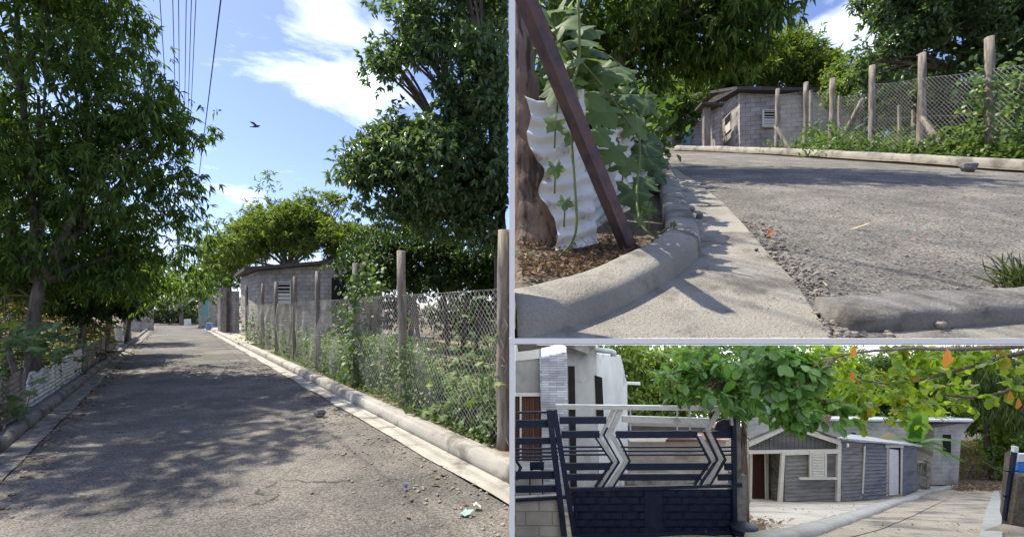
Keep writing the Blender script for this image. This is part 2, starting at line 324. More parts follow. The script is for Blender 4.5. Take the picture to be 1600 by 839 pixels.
def tree(name, label, cat, base, top, r0, blobs, leafargs, barkm, clip=None, group=None, sub=3, bend=(0,0), extra=None, lean=None):
    root = thing(name, base, label, cat, group)
    mb = MB(); b = Vector(base); t = Vector(top); pts = smooth_path([b-Vector((0,0,.15)), b.lerp(t,.5)+Vector((bend[0],bend[1],0)), t], 7); k = len(pts)
    rad = [r0*(1.25 if i == 0 else 1.0-0.45*i/k)*(1+0.07*math.sin(i*2.3)) for i in range(k)]
    mb.tube(pts, rad, 10); limbs(mb, t, blobs, r0*0.55, sub, clip)
    if extra: extra(mb)
    mb.build('trunk', barkm, root, True)
    crown('crown', blobs, parent=root, clip=clip, **leafargs)
    return root
def squash_leaf(Vv, Ff, vein, rnd, c, d, nrm, size):
    """large five-lobed leaf with toothed edge, cupped, veins as an attribute"""
    c = np.array(c); d = np.array(d, float); d /= np.linalg.norm(d); s = np.cross(d, nrm); s /= np.linalg.norm(s); u = np.cross(s, d)
    n = 30; base = len(Vv); r_ = random.random()
    Vv.append(c); vein.append(1.0)
    for ring, rr in ((1, 0.5), (2, 1.0)):
        for i in range(n):
            a = 2*math.pi*i/n; aa = abs(((a+math.pi) % (2*math.pi))-math.pi)
            rad = 0.74+0.17*math.cos(5*a)+0.07*math.cos(a); 
            if ring == 2: rad += 0.06*(1 if i % 2 == 0 else -1)
            if aa > 2.8: rad *= 0.35
            rad *= size*rr
            h = -0.16*size*rr*rr*(1+0.5*math.sin(3*a+r_*9)) + 0.05*size*rr*(math.cos(5*a)*-1)
            Vv.append(c+d*rad*math.cos(a)+s*rad*math.sin(a)*0.95+u*h); vein.append(0.9 if i % 6 == 0 else 0.0)
    fs = []
    for i in range(n):
        j = (i+1) % n; fs.append((base, base+1+i, base+1+j)); fs.append((base+1+i, base+1+n+i, base+1+n+j)); fs.append((base+1+i, base+1+n+j, base+1+j))
    Ff += fs; rnd += [r_]*len(fs)
def squash_mesh(name, specs, material, parent=None):
    Vv, Ff, ve, rn = [], [], [], []
    for (c, d, nr, s) in specs: squash_leaf(Vv, Ff, ve, rn, c, d, nr, s)
    off = np.array(wloc(parent)) if parent else np.zeros(3)
    me = bpy.data.meshes.new(name); me.from_pydata([tuple(v-off) for v in Vv], [], Ff)
    me.attributes.new('rnd', 'FLOAT', 'FACE').data.foreach_set('value', np.array(rn, np.float32))
    me.attributes.new('vein', 'FLOAT', 'POINT').data.foreach_set('value', np.array(ve, np.float32))
    me.polygons.foreach_set('use_smooth', [True]*len(me.polygons)); me.materials.append(material); me.update()
    o = link(bpy.data.objects.new(name, me)); o.parent = parent if parent else None
    return o
def chain_link(name, A, B, zf, z0, z1, pitch, r, parent, sag=0.02):
    """diamond wire netting between two ground points"""
    mb = MB(); a = Vector(A[:2]); b = Vector(B[:2]); Lh = (b-a).length; d = (b-a)/Lh; H = z1-z0; nrm = Vector((-d.y, d.x))
    def pt(t, h):
        x = a.x+d.x*t; y = a.y+d.y*t; o = sag*fbm(t, h, 1.7, 1.3)*2
        dz = -0.05*abs(fbm(t, 0, 5.5, 0.9))*(h/H)
        return (x+nrm.x*o, y+nrm.y*o, zf(x,y)+z0+h+dz+0.012*fbm(t*2, h*2, 9.1))
    k = int((Lh+H)/pitch)
    for sgn in (1, -1):
        for i in range(k+1):
            t0 = i*pitch-(H if sgn > 0 else 0)
            pts = []
            for j in range(9):
                h = H*j/8; t = t0+sgn*h if sgn > 0 else i*pitch-h
                pts.append((t, h))
            seg = []
            for q, (t, h) in enumerate(pts):
                if 0 <= t <= Lh: seg.append(pt(t, h))
            if len(seg) > 1: mb.tube(seg, r, 4, cap=False)
    mb.tube([pt(Lh*i/12, H) for i in range(13)], r*0.9, 4); mb.tube([pt(Lh*i/12, H*.5) for i in range(13)], r*0.8, 4)
    return mb.build(name, M['wire'], parent)
def rough_post(mb, base, top, r, n=8):
    b = Vector(base); t = Vector(top); k = 7; pts = []
    for i in range(k):
        q = b.lerp(t, i/(k-1)); pts.append(q+Vector((fbm(q.x,q.z,i)*.02, 0, 0)))
    mb.tube(pts, [1.28*r*(1.05-0.12*i/k+0.14*fbm(i*1.7, r*50, base[0]*3)) for i in range(k)], n)
def corrugated(mb, A, B, z0a, z0b, z1a, z1b, pitch=0.076, amp=0.011, vertical=True, top_jag=0.0, t=0.002, rows=6):
    """corrugated sheet between plan points; ribs upright or level"""
    a = Vector(A[:2]); b = Vector(B[:2]); Lh = (b-a).length; d = (b-a)/Lh; nn = Vector((-d.y, d.x))
    nu = max(4, int(Lh/pitch*6)) if vertical else max(3, int(Lh/0.15)); base = len(mb.v)
    H = max(z1a-z0a, z1b-z0b); nv = rows if vertical else max(6, int(H/pitch*6))
    for i in range(nu+1):
        s = i/nu; lo = z0a+(z0b-z0a)*s; hi = z1a+(z1b-z1a)*s+top_jag*fbm(s*9, A[0], 2.2)*2
        for j in range(nv+1):
            q = j/nv; z = lo+(hi-lo)*q
            o = amp*math.sin(2*math.pi*(s*Lh if vertical else z-lo)/pitch)+0.03*fbm(s*3, q*2, A[0])
            jx = top_jag*0.5*fbm(q*8, A[1], 4.4) if i in (0, nu) else 0
            mb.v.append((a.x+d.x*(s*Lh+jx)+nn.x*o, a.y+d.y*(s*Lh+jx)+nn.y*o, z))
    for i in range(nu):
        for j in range(nv):
            c = base+i*(nv+1)+j; mb.f.append((c, c+nv+1, c+nv+2, c+1))
def rock(mb, c, r, seed=0):
    c = Vector(c); n, m = 7, 5; base = len(mb.v)
    for i in range(m+1):
        th = math.pi*i/m
        for j in range(n):
            ph = 2*math.pi*j/n; q = Vector((math.sin(th)*math.cos(ph), math.sin(th)*math.sin(ph), math.cos(th)))
            k = 1+0.35*fbm(q.x*2+seed, q.y*2, q.z*2+seed*1.3)
            mb.v.append((c.x+q.x*r[0]*k, c.y+q.y*r[1]*k, c.z+q.z*r[2]*k))
    for i in range(m):
        for j in range(n):
            a = base+i*n+j; b = base+i*n+(j+1)%n; mb.f.append((a, a+n, b+n, b))
# ================================================================== PLACE ONE: the lane between the mango tree and the wire fence
D1 = Vector((-0.6045, 0.7966)); R1 = Vector((0.7966, 0.6045)); O1 = Vector((-1.59, 0))
def U(u, v): q = O1+D1*u+R1*v; return (q.x, q.y)
def u_at(px, v):
    k = (px-HX)/F; o = O1+R1*v; return (k*o.y-o.x)/(D1.x-k*D1.y)
flat = lambda x, y: 0.0
def cut1(mb):      # the place ends along x = 0: slide what sticks out back along the lane
    mb.v = [(v[0], v[1], v[2]) if v[0] <= -0.004 else (-0.004, v[1]+(v[0]+0.004)/0.6045*0.7966, v[2]) for v in mb.v]
clip1 = lambda x, y, z: (x < -0.006*np.abs(y)-0.004) if hasattr(x, 'shape') else x < -0.006*abs(y)-0.004
mb = MB(); mb.add([(-400,-30,-.02),(-0.004,-30,-.02),(-0.004,400,-.02),(-400,400,-.02)], [(0,1,2,3)]); mb.add([(-0.004,-30,-.02),(30,-30,-.02),(30,1.2,-.02),(-0.004,1.2,-.02)], [(0,1,2,3)])
tag(mb.build('ground', M['soil']), kind='structure')
def straight(v, u0, u1, n=40): return [U(u0+(u1-u0)*i/n, v) for i in range(n+1)]
mb = MB(); mb.ribbon(straight(0,-6,60), straight(3.46,-6,60), flat, 14, 0.0, 0.5, 0.012); cut1(mb)
tag(mb.build('road', M['asphalt']), kind='structure')
def jagged(v, u0, u1, a, seed, n=160): return [U(u0+(u1-u0)*i/n, v+a*fbm(i*.37, seed)*2) for i in range(n+1)]
mb = MB(); mb.ribbon(jagged(3.46,-6,60,.03,2), straight(3.73,-6,60,160), flat, 3, 0.014, 0.25); cut1(mb); tag(mb.build('gutter', M['kerb_pale']), kind='structure')
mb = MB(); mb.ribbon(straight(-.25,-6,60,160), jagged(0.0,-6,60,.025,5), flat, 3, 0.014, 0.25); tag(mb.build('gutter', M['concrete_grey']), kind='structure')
prof = [(0,-.02),(-.006,.07),(-.016,.13),(-.04,.155),(-.12,.162),(-.21,.158),(-.24,.135),(-.25,-.02)]
mb = MB(); mb.sweep([U(-6+66*i/200, 3.72) for i in range(201)], prof, flat, 0.3, 0.002); cut1(mb)
tag(mb.build('kerb', M['kerb_pale'], smooth=True), 'pale rounded concrete kerb below the wire fence, right edge of the lane', 'kerb')
prof2 = [(0,-.02),(.012,.07),(.03,.12),(.07,.14),(.15,.13),(.19,.09),(.2,-.02)]
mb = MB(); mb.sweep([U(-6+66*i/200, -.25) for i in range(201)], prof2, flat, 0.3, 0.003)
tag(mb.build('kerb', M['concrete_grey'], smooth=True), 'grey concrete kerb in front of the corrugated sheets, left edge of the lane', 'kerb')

# crown of the lane's edge: leaf litter and grit
def scatter_flat(name, pts, Lr, material, parent=None, zf=flat, clip=None, lift=0.012, W=0.45):
    n = len(pts); p = np.array([(x, y, zf(x,y)+lift) for x, y in pts]); d = unit(n)*np.array([1,1,.25])
    nr = np.array([0,0,1.0])+unit(n)*.35; l = rng.uniform(Lr[0], Lr[1], n)
    return leaves_mesh(name, p, d, nr, l, l*W, material, parent, clip, 0.2, 'lance', -0.1)
pts = [U(random.uniform(2, 40)**1.0, abs(random.gauss(0, .13))+.02) for _ in range(900)]
tag(scatter_flat('leaf_litter', pts, (.04,.10), M['litter'], clip=clip1), kind='stuff')
pts = [U(random.uniform(2.2, 9), 3.46-abs(random.gauss(0, .28))) for _ in range(170)]
tag(scatter_flat('leaf_litter', pts, (.03,.08), M['litter'], clip=clip1), kind='stuff')
mb = MB()
for _ in range(900):
    x, y = U(random.uniform(1, 16), random.uniform(0,1) and 3.46-abs(random.gauss(0,.4)) if random.random() < .7 else random.uniform(.0,.35))
    if x < -.03: r = random.uniform(.006,.018); rock(mb, (x,y,r*.4), (r,r,r*.7), random.random()*9)
tag(mb.build('grit', M['pebble']), kind='stuff')
mb = MB(); x, y, z = P(500, 652, 6.75); rock(mb, (x,y,.05), (.09,.07,.07), 3)
tag(mb.build('rock', M['stone']), 'dark angular rock lying against the right gutter of the lane', 'rock')
def scrap(px, py, size, col, lab, cat='litter'):
    Y = 1120/(py-485); x, y, z = P(px, py, Y); mb = MB(); n = 8; vs = [(x, y, .05)]
    for i in range(n):
        a = 2*math.pi*i/n; r = size*random.uniform(.5,1); vs.append((x+r*math.cos(a), y+r*math.sin(a)*.8, .015+random.random()*.05))
    mb.add(vs, [(0,i+1,(i+1)%n+1) for i in range(n)]); tag(mb.build('plastic_scrap', plain('plastic_'+lab.split()[0], col, .3)), lab, cat)
scrap(633, 766, .035, (.08,.10,.30), 'blue bottle cap scrap lying on the lane near the right gutter'); scrap(727, 806, .07, (.35,.55,.50), 'pale green crumpled plastic wrapper at the bottom of the lane')
scrap(745, 796, .05, (.55,.52,.45), 'white paper scrap beside the pale green wrapper')

# low corrugated sheets along the left kerb
def sheet(px0, px1, h0, h1, m, lab, v=-.52, jag=.05):
    a = U(u_at(px0, v), v); b = U(u_at(px1, v), v); mb = MB()
    corrugated(mb, a, b, 0, 0, h0, h1, vertical=False, top_jag=jag)
    tag(mb.build('corrugated_sheet', m), lab, 'fence', 'old corrugated sheets fencing the left side of the lane')
sheet(-60, 4, .75, .7, M['brown_sheet'], 'brown corrugated sheet cut by the left edge of the lane view')
sheet(6, 40, .66, .72, M['brown_sheet'], 'brown corrugated sheet just left of the white sheet, under squash leaves')
sheet(43, 96, .60, .55, M['white_sheet'], 'white corrugated sheet with ragged top, larger of the two by the squash leaves')
sheet(97, 128, .58, .70, M['white_sheet'], 'white corrugated sheet, right-hand one of the two white sheets')
sheet(130, 148, .72, .66, M['brown_sheet'], 'brown corrugated sheet directly after the white sheets along the lane')
sheet(149, 165, .66, .74, M['brown_sheet'], 'narrow brown corrugated sheet, second beyond the white sheets')
sheet(166, 178, .8, .7, M['concrete_grey'], 'grey corrugated sheet, third beyond the white sheets')
sheet(180, 192, .95, .9, M['white_sheet'], 'small whitish corrugated sheet near the concrete pole')
sheet(193, 206, 1.2, 1.3, M['brown_sheet'], 'farthest tall brown corrugated sheet before the concrete pole')
def stick(px, v, h, r, lab, lean=(0,0), name='fence_stake'):
    u = u_at(px, v); x, y = U(u, v); mb = MB(); rough_post(mb, (x,y,-.1), (x+lean[0], y+lean[1], h), r, 6)
    tag(mb.build(name, M['bark']), lab, 'stake', 'thin wooden stakes behind the corrugated sheets')
stick(42, -.6, 1.1, .035, 'dark stake at the ragged left end of the white sheet', (-.45,.1)); stick(129, -.6, 1.2, .03, 'stake between the white and brown sheets', (.05,0))
stick(180, -.6, 1.5, .04, 'leaning stake below the small dark trees', (-.3,.1)); stick(165, -.6, 1.5, .04, 'stake behind the narrow brown sheet', (.2,0))
# concrete pole and utility pole at the end
def P0(px, py, Y): return P(px, py, Y)
mb = MB(); b = P(233, 515, 36); mb.box((b.x, b.y, 2.0), (.5,.35,4.4)); tag(mb.build('concrete_pole', M['concrete']), 'pale square concrete pole at the far left end of the lane', 'pole')
mb = MB(); b = P(221, 520, 34); mb.box((b.x-.2, b.y, 1.4), (.6,.5,2.9)); tag(mb.build('brick_pillar', M['block']), 'brown block pillar just left of the pale concrete pole', 'pillar')
root = thing('utility_pole', (P(284,505,48).x, 48, 0), 'dark wooden utility pole at the far end of the lane, carrying the wires', 'pole')
mb = MB(); x0 = root.location.x; mb.tube([(x0,48,-.2),(x0-.4,48,9.6)], [.19,.13], 9); mb.build('shaft', M['bark'], root)
mb = MB(); mb.bar((x0-1.6,48,9.1),(x0+1.2,48,9.1), .14,.12); mb.build('crossarm', M['bark'], root)
wm = plain('cable', (.12,.12,.13), .6)
for i, (px, off, lab) in enumerate([(345, .9, 'rightmost overhead wire, thicker than the others and standing apart'), (306, .35, 'second overhead wire from the right'), (299, .25, 'third overhead wire from the right'),
    (291, .1, 'fourth overhead wire from the right'), (279, -.1, 'fifth overhead wire from the right'), (270, -.3, 'sixth overhead wire, third from the left'), (250, -.6, 'second overhead wire from the left'), (184, -1.5, 'leftmost overhead wire, standing apart above the mango tree')]):
    Y0 = 8.5; a = P(px+ (px-284)*.12, -60, Y0); e = Vector((x0+off, 48, 9.15)); pts = []
    for k in range(17):
        t = k/16; q = a.lerp(e, t); q.z -= 1.0*4*t*(1-t)*.25; pts.append(q)
    pts = [a+(a-pts[2])*1.2]+pts
    mb = MB(); mb.tube(pts, .016 if i == 0 else .009, 5); tag(mb.build('overhead_wire', wm), lab, 'wire', 'overhead wires above the lane')
# bird
root = thing('bird', P(400,198,22), 'small dark bird flying with spread wings in the blue sky', 'bird'); c = root.location.copy(); mb = MB()
mb.tube([c+Vector((-.2,0,-.03)), c+Vector((-.1,0,0)), c+Vector((.05,0,.02)), c+Vector((.16,0,.03)), c+Vector((.22,0,.03))], [.015,.05,.06,.03,.008], 7)
mb.add([c+Vector(q) for q in ((-.05,0,.03),(.09,0,.03),(.02,-.22,.12),(-.10,-.42,.08))], [(0,1,2,3)]); mb.add([c+Vector(q) for q in ((-.05,0,.03),(.09,0,.03),(.0,.22,.13),(-.12,.42,.10))], [(0,1,2,3)])
mb.add([c+Vector(q) for q in ((-.16,-.01,0),(-.16,.01,0),(-.3,.06,-.02),(-.3,-.06,-.02))], [(0,1,2,3)]); mb.build('body', plain('bird_brown', (.05,.04,.035), .8), root, True)

# mango tree, left
def BL(px, py, Y, rx, ry, rz=None): return (tuple(P(px, py, Y)), (rx, ry, rz or rx*.8))
mango = dict(nclump=470, per=20, rc=.72, tuft=7, Ln=.21, Wd=.042, material=M['leaf_mango'], droop=.75, shell=.45, spread=.8)
bl = [BL(60,150,10,2.6,2.4,2.4), BL(180,300,10.5,1.7,1.7,1.7), BL(240,380,11.5,1.35,1.4,.9), BL(20,330,10,2.2,2.0,1.8), BL(120,60,10.5,1.3,1.3,1.5), BL(250,230,11,1.0,1.0,1.1), BL(-120,250,10.5,2.4,2.4,2.6), BL(120,410,10.5,1.7,1.3,.7), BL(245,440,12.5,1.2,1.2,.6), BL(40,430,10.5,1.6,1.2,.5), BL(190,200,10.2,1.1,1.1,1.0), BL(20,-80,9.5,2.6,2.6,1.5)]
b0 = P(57, 600, 9.3); b0.z = 0
tree('mango_tree', 'large dark mango tree with drooping narrow leaves, left of the lane', 'tree', b0, P(62,440,9.5), .15, bl, mango, M['bark'], clip1, sub=4, bend=(-.12,0))
# overhead boughs shading the near lane
bl = [((-8.1,6.7,8.6),(1.5,1.5,.6)), ((-9.8,9.4,9.9),(2.1,1.7,.7)), ((-9.2,5.6,8.4),(1.2,1.1,.5)), ((-12.0,11.5,11.2),(2.2,1.9,.7)), ((-10.4,7.8,9.2),(1.6,1.4,.6))]
tree('mango_tree', 'mango tree with boughs high over the near end of the lane', 'tree', (-12.5,5.0,0), (-11.0,5.6,5.6), .24, bl, dict(mango, nclump=225, per=17, rc=.55), M['bark'], lambda x,y,z: (z-CH > 0.78*np.abs(y)) | (y < 0) if hasattr(x,'shape') else ((z-CH > .78*y) or y < 0), sub=2)
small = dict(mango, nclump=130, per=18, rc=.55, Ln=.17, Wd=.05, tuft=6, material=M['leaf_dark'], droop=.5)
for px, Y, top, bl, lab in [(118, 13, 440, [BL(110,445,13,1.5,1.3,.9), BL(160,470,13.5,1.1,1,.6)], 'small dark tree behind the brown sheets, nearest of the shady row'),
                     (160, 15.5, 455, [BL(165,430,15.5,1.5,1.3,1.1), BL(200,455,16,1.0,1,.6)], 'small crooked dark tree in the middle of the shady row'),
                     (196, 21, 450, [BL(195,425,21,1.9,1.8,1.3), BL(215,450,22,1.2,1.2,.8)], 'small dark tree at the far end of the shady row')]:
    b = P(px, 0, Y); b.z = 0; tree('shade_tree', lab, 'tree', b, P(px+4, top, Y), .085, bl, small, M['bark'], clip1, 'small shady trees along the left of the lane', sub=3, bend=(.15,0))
mid = dict(nclump=60, per=20, rc=.8, tuft=6, Ln=.22, Wd=.09, material=M['leaf_mid'], droop=.3, shell=.4)
for i, (px, Y, bl, lab, m) in enumerate([
    (20, 20, [BL(10,440,20,2.2,2,1.6), BL(70,470,20,1.8,1.6,1.2)], 'pale green tree seen through the trunks left of the lane', M['leaf_feather']),
    (215, 50, [BL(225,440,50,3.5,3,3), BL(200,470,50,3,3,2)], 'green tree behind the pale concrete pole', M['leaf_mid']),
    (262, 60, [BL(262,450,60,4,3,3.4), BL(250,485,60,4,3,1.6), BL(290,480,60,3,3,2)], 'bright green tree at the end of the lane', M['leaf_feather']),
    (322, 42, [BL(322,440,42,2.6,2.4,1.8), BL(340,425,42,2,2,1.4), BL(305,462,42,1.6,1.6,1.2)], 'green tree over the small house at the end of the lane', M['leaf_mid']),
    (362, 34, [BL(365,425,34,2.4,2.2,1.6), BL(345,395,34,1.9,1.8,1.4), BL(318,420,34,1.5,1.5,1.1)], 'leafy tree left of the block house', M['leaf_mid'])]):
    b = P(px, 0, Y); b.z = 0; tree('leafy_tree', lab, 'tree', b, P(px, bl[0] and 470, Y), .14, bl, dict(mid, material=m), M['bark'], clip1, 'trees at the end of the lane', sub=2)
# feathery bright tree behind the house
def plume(mb_list, a, b, n=70, Ln=.5):
    pass
feather = dict(nclump=260, per=22, rc=.8, tuft=6, Ln=.34, Wd=.075, material=M['leaf_feather'], droop=-.05, shell=.35, spread=.7)
bl = [BL(440,360,30,3.0,2.4,1.6), BL(510,375,30,2.3,2,1.5), BL(390,380,30,2.1,1.8,1.5), BL(350,400,31,1.8,1.8,1.3), BL(470,350,30,2.2,1.8,1.3), BL(418,308,30,.3,.3,1.1), BL(455,330,30,.5,.5,.9), BL(487,312,30,.3,.3,.9), BL(385,335,30,.5,.5,.9), BL(405,330,30,.4,.4,.9), BL(470,325,30,.3,.3,.9), BL(512,328,30,.3,.3,.9), BL(530,325,30,.5,.5,.9), BL(560,390,30,2.2,2,1.6)]
b = P(450,0,31); b.z = 0; tree('feathery_tree', 'bright yellow-green feathery tree rising behind the block house roof', 'tree', b, P(450,420,30), .2, bl, feather, M['bark'], clip1, sub=3)
# big broad-leaved tree, right
broad = dict(nclump=340, per=26, rc=.62, tuft=6, Ln=.19, Wd=.085, material=M['leaf_broad'], droop=.25, shell=.5, spread=.9)
Yb = 12.5
bl = [BL(690,270,Yb,1.9,1.8,1.5), BL(600,290,Yb,1.0,1.1,.8), BL(640,235,Yb,1.25,1.2,.8), BL(770,190,Yb,1.2,1.5,1.5), BL(640,50,Yb,1.05,1.0,.85), BL(660,15,Yb,1.2,1,.6), BL(615,95,Yb,.65,.8,.5), BL(740,110,Yb,1.3,1.5,1.0),
      BL(585,250,Yb,.75,.8,.6), BL(715,165,Yb,.7,1.0,.5), BL(760,300,Yb,1.4,1.6,1.3), BL(720,-40,Yb,1.8,1.6,.7), BL(575,275,Yb,.6,.7,.7), BL(660,345,Yb+1,1.6,1.3,.55), BL(790,60,Yb+1.2,1.4,1.2,1.6)]
b = P(782, 0, Yb+.8); b.z = 0
tree('broadleaf_tree', 'huge dark broad-leaved tree rising above the wire fence, right side of the lane', 'tree', b, P(782,330,Yb+.8), .26, bl, broad, M['bark'], clip1, sub=5)
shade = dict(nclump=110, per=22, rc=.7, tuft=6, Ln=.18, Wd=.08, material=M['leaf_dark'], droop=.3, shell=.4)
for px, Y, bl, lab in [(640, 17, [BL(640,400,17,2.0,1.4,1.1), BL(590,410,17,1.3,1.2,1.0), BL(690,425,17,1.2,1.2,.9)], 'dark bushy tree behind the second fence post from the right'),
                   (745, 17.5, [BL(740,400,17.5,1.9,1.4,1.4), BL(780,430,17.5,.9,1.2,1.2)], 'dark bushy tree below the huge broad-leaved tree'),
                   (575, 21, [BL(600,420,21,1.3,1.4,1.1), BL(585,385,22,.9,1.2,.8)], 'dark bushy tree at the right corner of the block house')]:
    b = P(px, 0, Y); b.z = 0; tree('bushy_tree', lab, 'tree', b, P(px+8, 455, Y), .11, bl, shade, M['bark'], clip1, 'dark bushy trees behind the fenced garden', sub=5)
for px, Y in ((655,18),(700,18.5),(722,17),(762,18)):
    b = P(px, 0, Y); mb = MB(); rough_post(mb, (b.x,b.y,-.1), (b.x+random.uniform(-.3,.2),b.y,2.2), .08, 6)
    tag(mb.build('bare_sapling', M['bark']), 'thin dark bare stem in the shade behind the fenced garden', 'tree', 'thin trunks in the shade behind the garden')
# green backdrop of farther scrub
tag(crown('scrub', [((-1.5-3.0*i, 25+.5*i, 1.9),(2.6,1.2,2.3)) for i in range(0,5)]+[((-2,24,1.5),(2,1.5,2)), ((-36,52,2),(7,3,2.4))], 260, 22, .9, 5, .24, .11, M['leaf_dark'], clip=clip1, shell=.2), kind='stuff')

# block house
Yh = 22.5; a = P(402,0,Yh); c = P(574,0,Yh-.8); bck = P(376,0,27.2)
root = thing('block_house', (a.x, a.y, 0), 'grey concrete-block house with dark tin roof behind the wire fence', 'house')
zt0 = P(402,424,Yh).z; zt1 = P(574,408,Yh-.8).z
mb = MB(); mb.wall(a, c, -.1,-.1, zt0, zt1, .15); mb.wall(bck, a, -.1,-.1, P(376,434,27.2).z, zt0, .15); mb.wall(c, (c.x-1,c.y+6), -.1,-.1, zt1, zt1, .15); mb.build('wall', M['block'], root)
mb = MB(); q = [Vector((a.x-.45,a.y-.35,zt0+.02)), Vector((c.x+.4,c.y-.35,zt1+.02)), Vector((c.x-.3,c.y+6,zt1+.2)), Vector((bck.x-.4,bck.y,P(376,434,27.2).z+.03))]
mb.hexa(q+[v+Vector((0,0,.16)) for v in q]); mb.build('roof', M['tin_roof'], root)
def louvre_window(root, x0, y0, x1, y1, Y, split=.5, n=6):
    mb = MB(); p0 = P(x0, y0, Y); p1 = P(x1, y1, Y); w_ = p1.x-p0.x; h_ = p0.z-p1.z; cx = (p0.x+p1.x)/2; cz = (p0.z+p1.z)/2
    mb.box((cx, Y-.01, cz), (w_, .04, h_)); win = mb.build('window', M['dark'], root)
    mb = MB(); t = w_*.06
    for sx in (-1,1): mb.box((cx+sx*w_/2, Y-.04, cz), (t,.08,h_+t))
    for sz in (-1,1): mb.box((cx, Y-.042, cz+sz*h_/2), (w_+t,.084,t))
    mb.build('frame', M['louvre'], win); mb = MB()
    for i in range(n):
        z = p0.z-h_*(i+.5)/n; mb.box((cx, Y-.05, z), (w_*.92, .012, h_/n*.8 if i >= n*split else h_/n*.35), rx=R(28 if i < n*split else 8))
    mb.build('louvre_slats', M['louvre'], win)
louvre_window(root, 430, 441, 455, 474, Yh-.34)
mb = MB(); p0 = P(520,434,Yh-.55); p1 = P(545,520,Yh-.55); mb.box(((p0.x+p1.x)/2, Yh-.66, p0.z/2), (p1.x-p0.x,.08,p0.z)); mb.build('door', M['dark'], root)
# house and wall at the far end, right of the lane
root = thing('brick_wall', P(352,0,31), 'brown block wall stub between the lane end and the block house', 'wall'); root.location.z = 0
mb = MB(); mb.wall(P(340,0,31), P(367,0,30), -.1,-.1, 2.95,2.9, .3); mb.build('wall_face', M['block'], root); mb = MB(); mb.box((P(353,0,30.2).x,30.1,1.5),(.4,.35,3.2)); mb.build('pillar', M['post_wood'], root)
root = thing('small_house', P(318,0,40), 'small pale house with slanted roof at the far end of the lane', 'house'); root.location.z = 0
mb = MB(); mb.wall(P(310,0,40), P(334,0,40), -.1,-.1, 3.0,3.0,3); mb.build('wall', M['concrete'], root)
mb = MB(); q = [P(294,474,39.5), P(316,456,39.5), P(316,456,44), P(294,474,44)]; mb.hexa(q+[v+Vector((0,0,.14)) for v in q]); q = [P(316,456,39.5), P(338,466,39.5), P(338,466,44), P(316,456,44)]; mb.hexa(q+[v+Vector((0,0,.14)) for v in q]); mb.build('roof', M['white_paint'], root)
mb = MB(); p = P(321,480,38.5); mb.box((p.x,p.y,1.9),(.55,.1,1.7)); mb.build('door', plain('teal_paint', (.12,.27,.27)), root)
mb = MB(); p = P(327,500,36); mb.tube([(p.x,p.y,0),(p.x,p.y,.08),(p.x,p.y,.3),(p.x,p.y,.6),(p.x,p.y,.62)], [.2,.22,.23,.21,.15], 12)
tag(mb.build('water_drum', plain('blue_plastic', (.12,.22,.36))), 'blue plastic drum beside the far end of the lane', 'drum')
root = thing('dark_shed', P(262,0,56), 'low dark open shed in the trees at the end of the lane', 'shed'); root.location.z = 0
mb = MB(); mb.wall(P(240,0,56), P(288,0,56), -.1,-.1,1.6,1.6,2); mb.build('wall', M['dark'], root); mb = MB(); q = [P(236,478,55), P(292,474,55), P(292,474,59), P(236,478,59)]; mb.hexa(q+[v+Vector((0,0,.12)) for v in q]); mb.build('roof', M['tin_roof'], root)
mb = MB(); p = P(293,497,47); mb.box((p.x,p.y,.35),(.45,.4,.7)); tag(mb.build('white_sack', M['white_paint']), 'white upright bin beside the foot of the dark utility pole', 'bin')

# wire fence, right
v4 = 4.24
posts = [(783,360,.062),(627,392,.058),(553,411,.055),(495,424,.05),(458,432,.05),(431,440,.05),(408,443,.05),(385,446,.055)]
ua = u_at(797.5, v4); ub = u_at(385, v4)
root = thing('wire_fence', (*U(u_at(627,v4),v4), 0), 'chain-link fence on rough wooden posts along the right side of the lane', 'fence')
chain_link('wire_mesh', U(ua,v4), U(ub,v4), flat, .12, 1.85, .088, .0018, root, .06)
for px, ty, r in posts:
    u = u_at(px, v4); x, y = U(u, v4+.03); h = P(px, ty, y).z; mb = MB(); rough_post(mb, (x,y,-.2), (x+random.uniform(-.04,.04), y, h), r, 9); mb.build('post', M['post_wood'], root, True)
for px, px2 in ((440, 455),):
    x, y = U(u_at(px,v4)+.6, v4+.2); x2, y2 = U(u_at(px2,v4), v4+.1); mb = MB(); rough_post(mb, (x,y,-.1), (x2,y2,1.7), .045, 7); mb.build('brace', M['post_wood'], root, True)
# vines climbing the posts
def vine(name, lab, pts, n, ln, mat_, spread, parent=None, clip=None, group=None):
    root = thing(name, pts[0], lab, 'vine', group); mb = MB(); pts = [Vector(p) for p in pts]
    mb.tube(smooth_path(pts, 4), .008, 5); mb.build('stem', M['stem'], root)
    path = smooth_path(pts, 6); idx = rng.integers(0, len(path), n); p = np.array([path[i] for i in idx])+rng.normal(size=(n,3))*np.array(spread)
    d = unit(n)+np.array([0,-.3,-.5]); nr = np.array([-.2,-.7,.7])+unit(n)*.5; l = ln*rng.uniform(.5,1.2,n)
    leaves_mesh('leaves', p, d, nr, l, l*.85, mat_, root, clip, .1, 'oval', .2); return root
x, y = U(u_at(555,v4), v4-.04)
vine('climbing_vine', 'bright green vine wrapped around the third post of the lane fence', [(x,y,.1),(x+.05,y,.8),(x,y,1.5),(x+.05,y,2.1),(x+.3,y,2.25)], 650, .10, M['leaf_weed'], (.16,.14,.2), clip=clip1)
vine('climbing_vine', 'vine spreading sideways along the top wire from the third post', [(x,y,1.9),(x+.35,y-.2,1.95),(x+.7,y-.5,2.1)], 110, .10, M['leaf_weed'], (.08,.08,.1), clip=clip1)
x, y = U(u_at(640,v4), v4-.04)
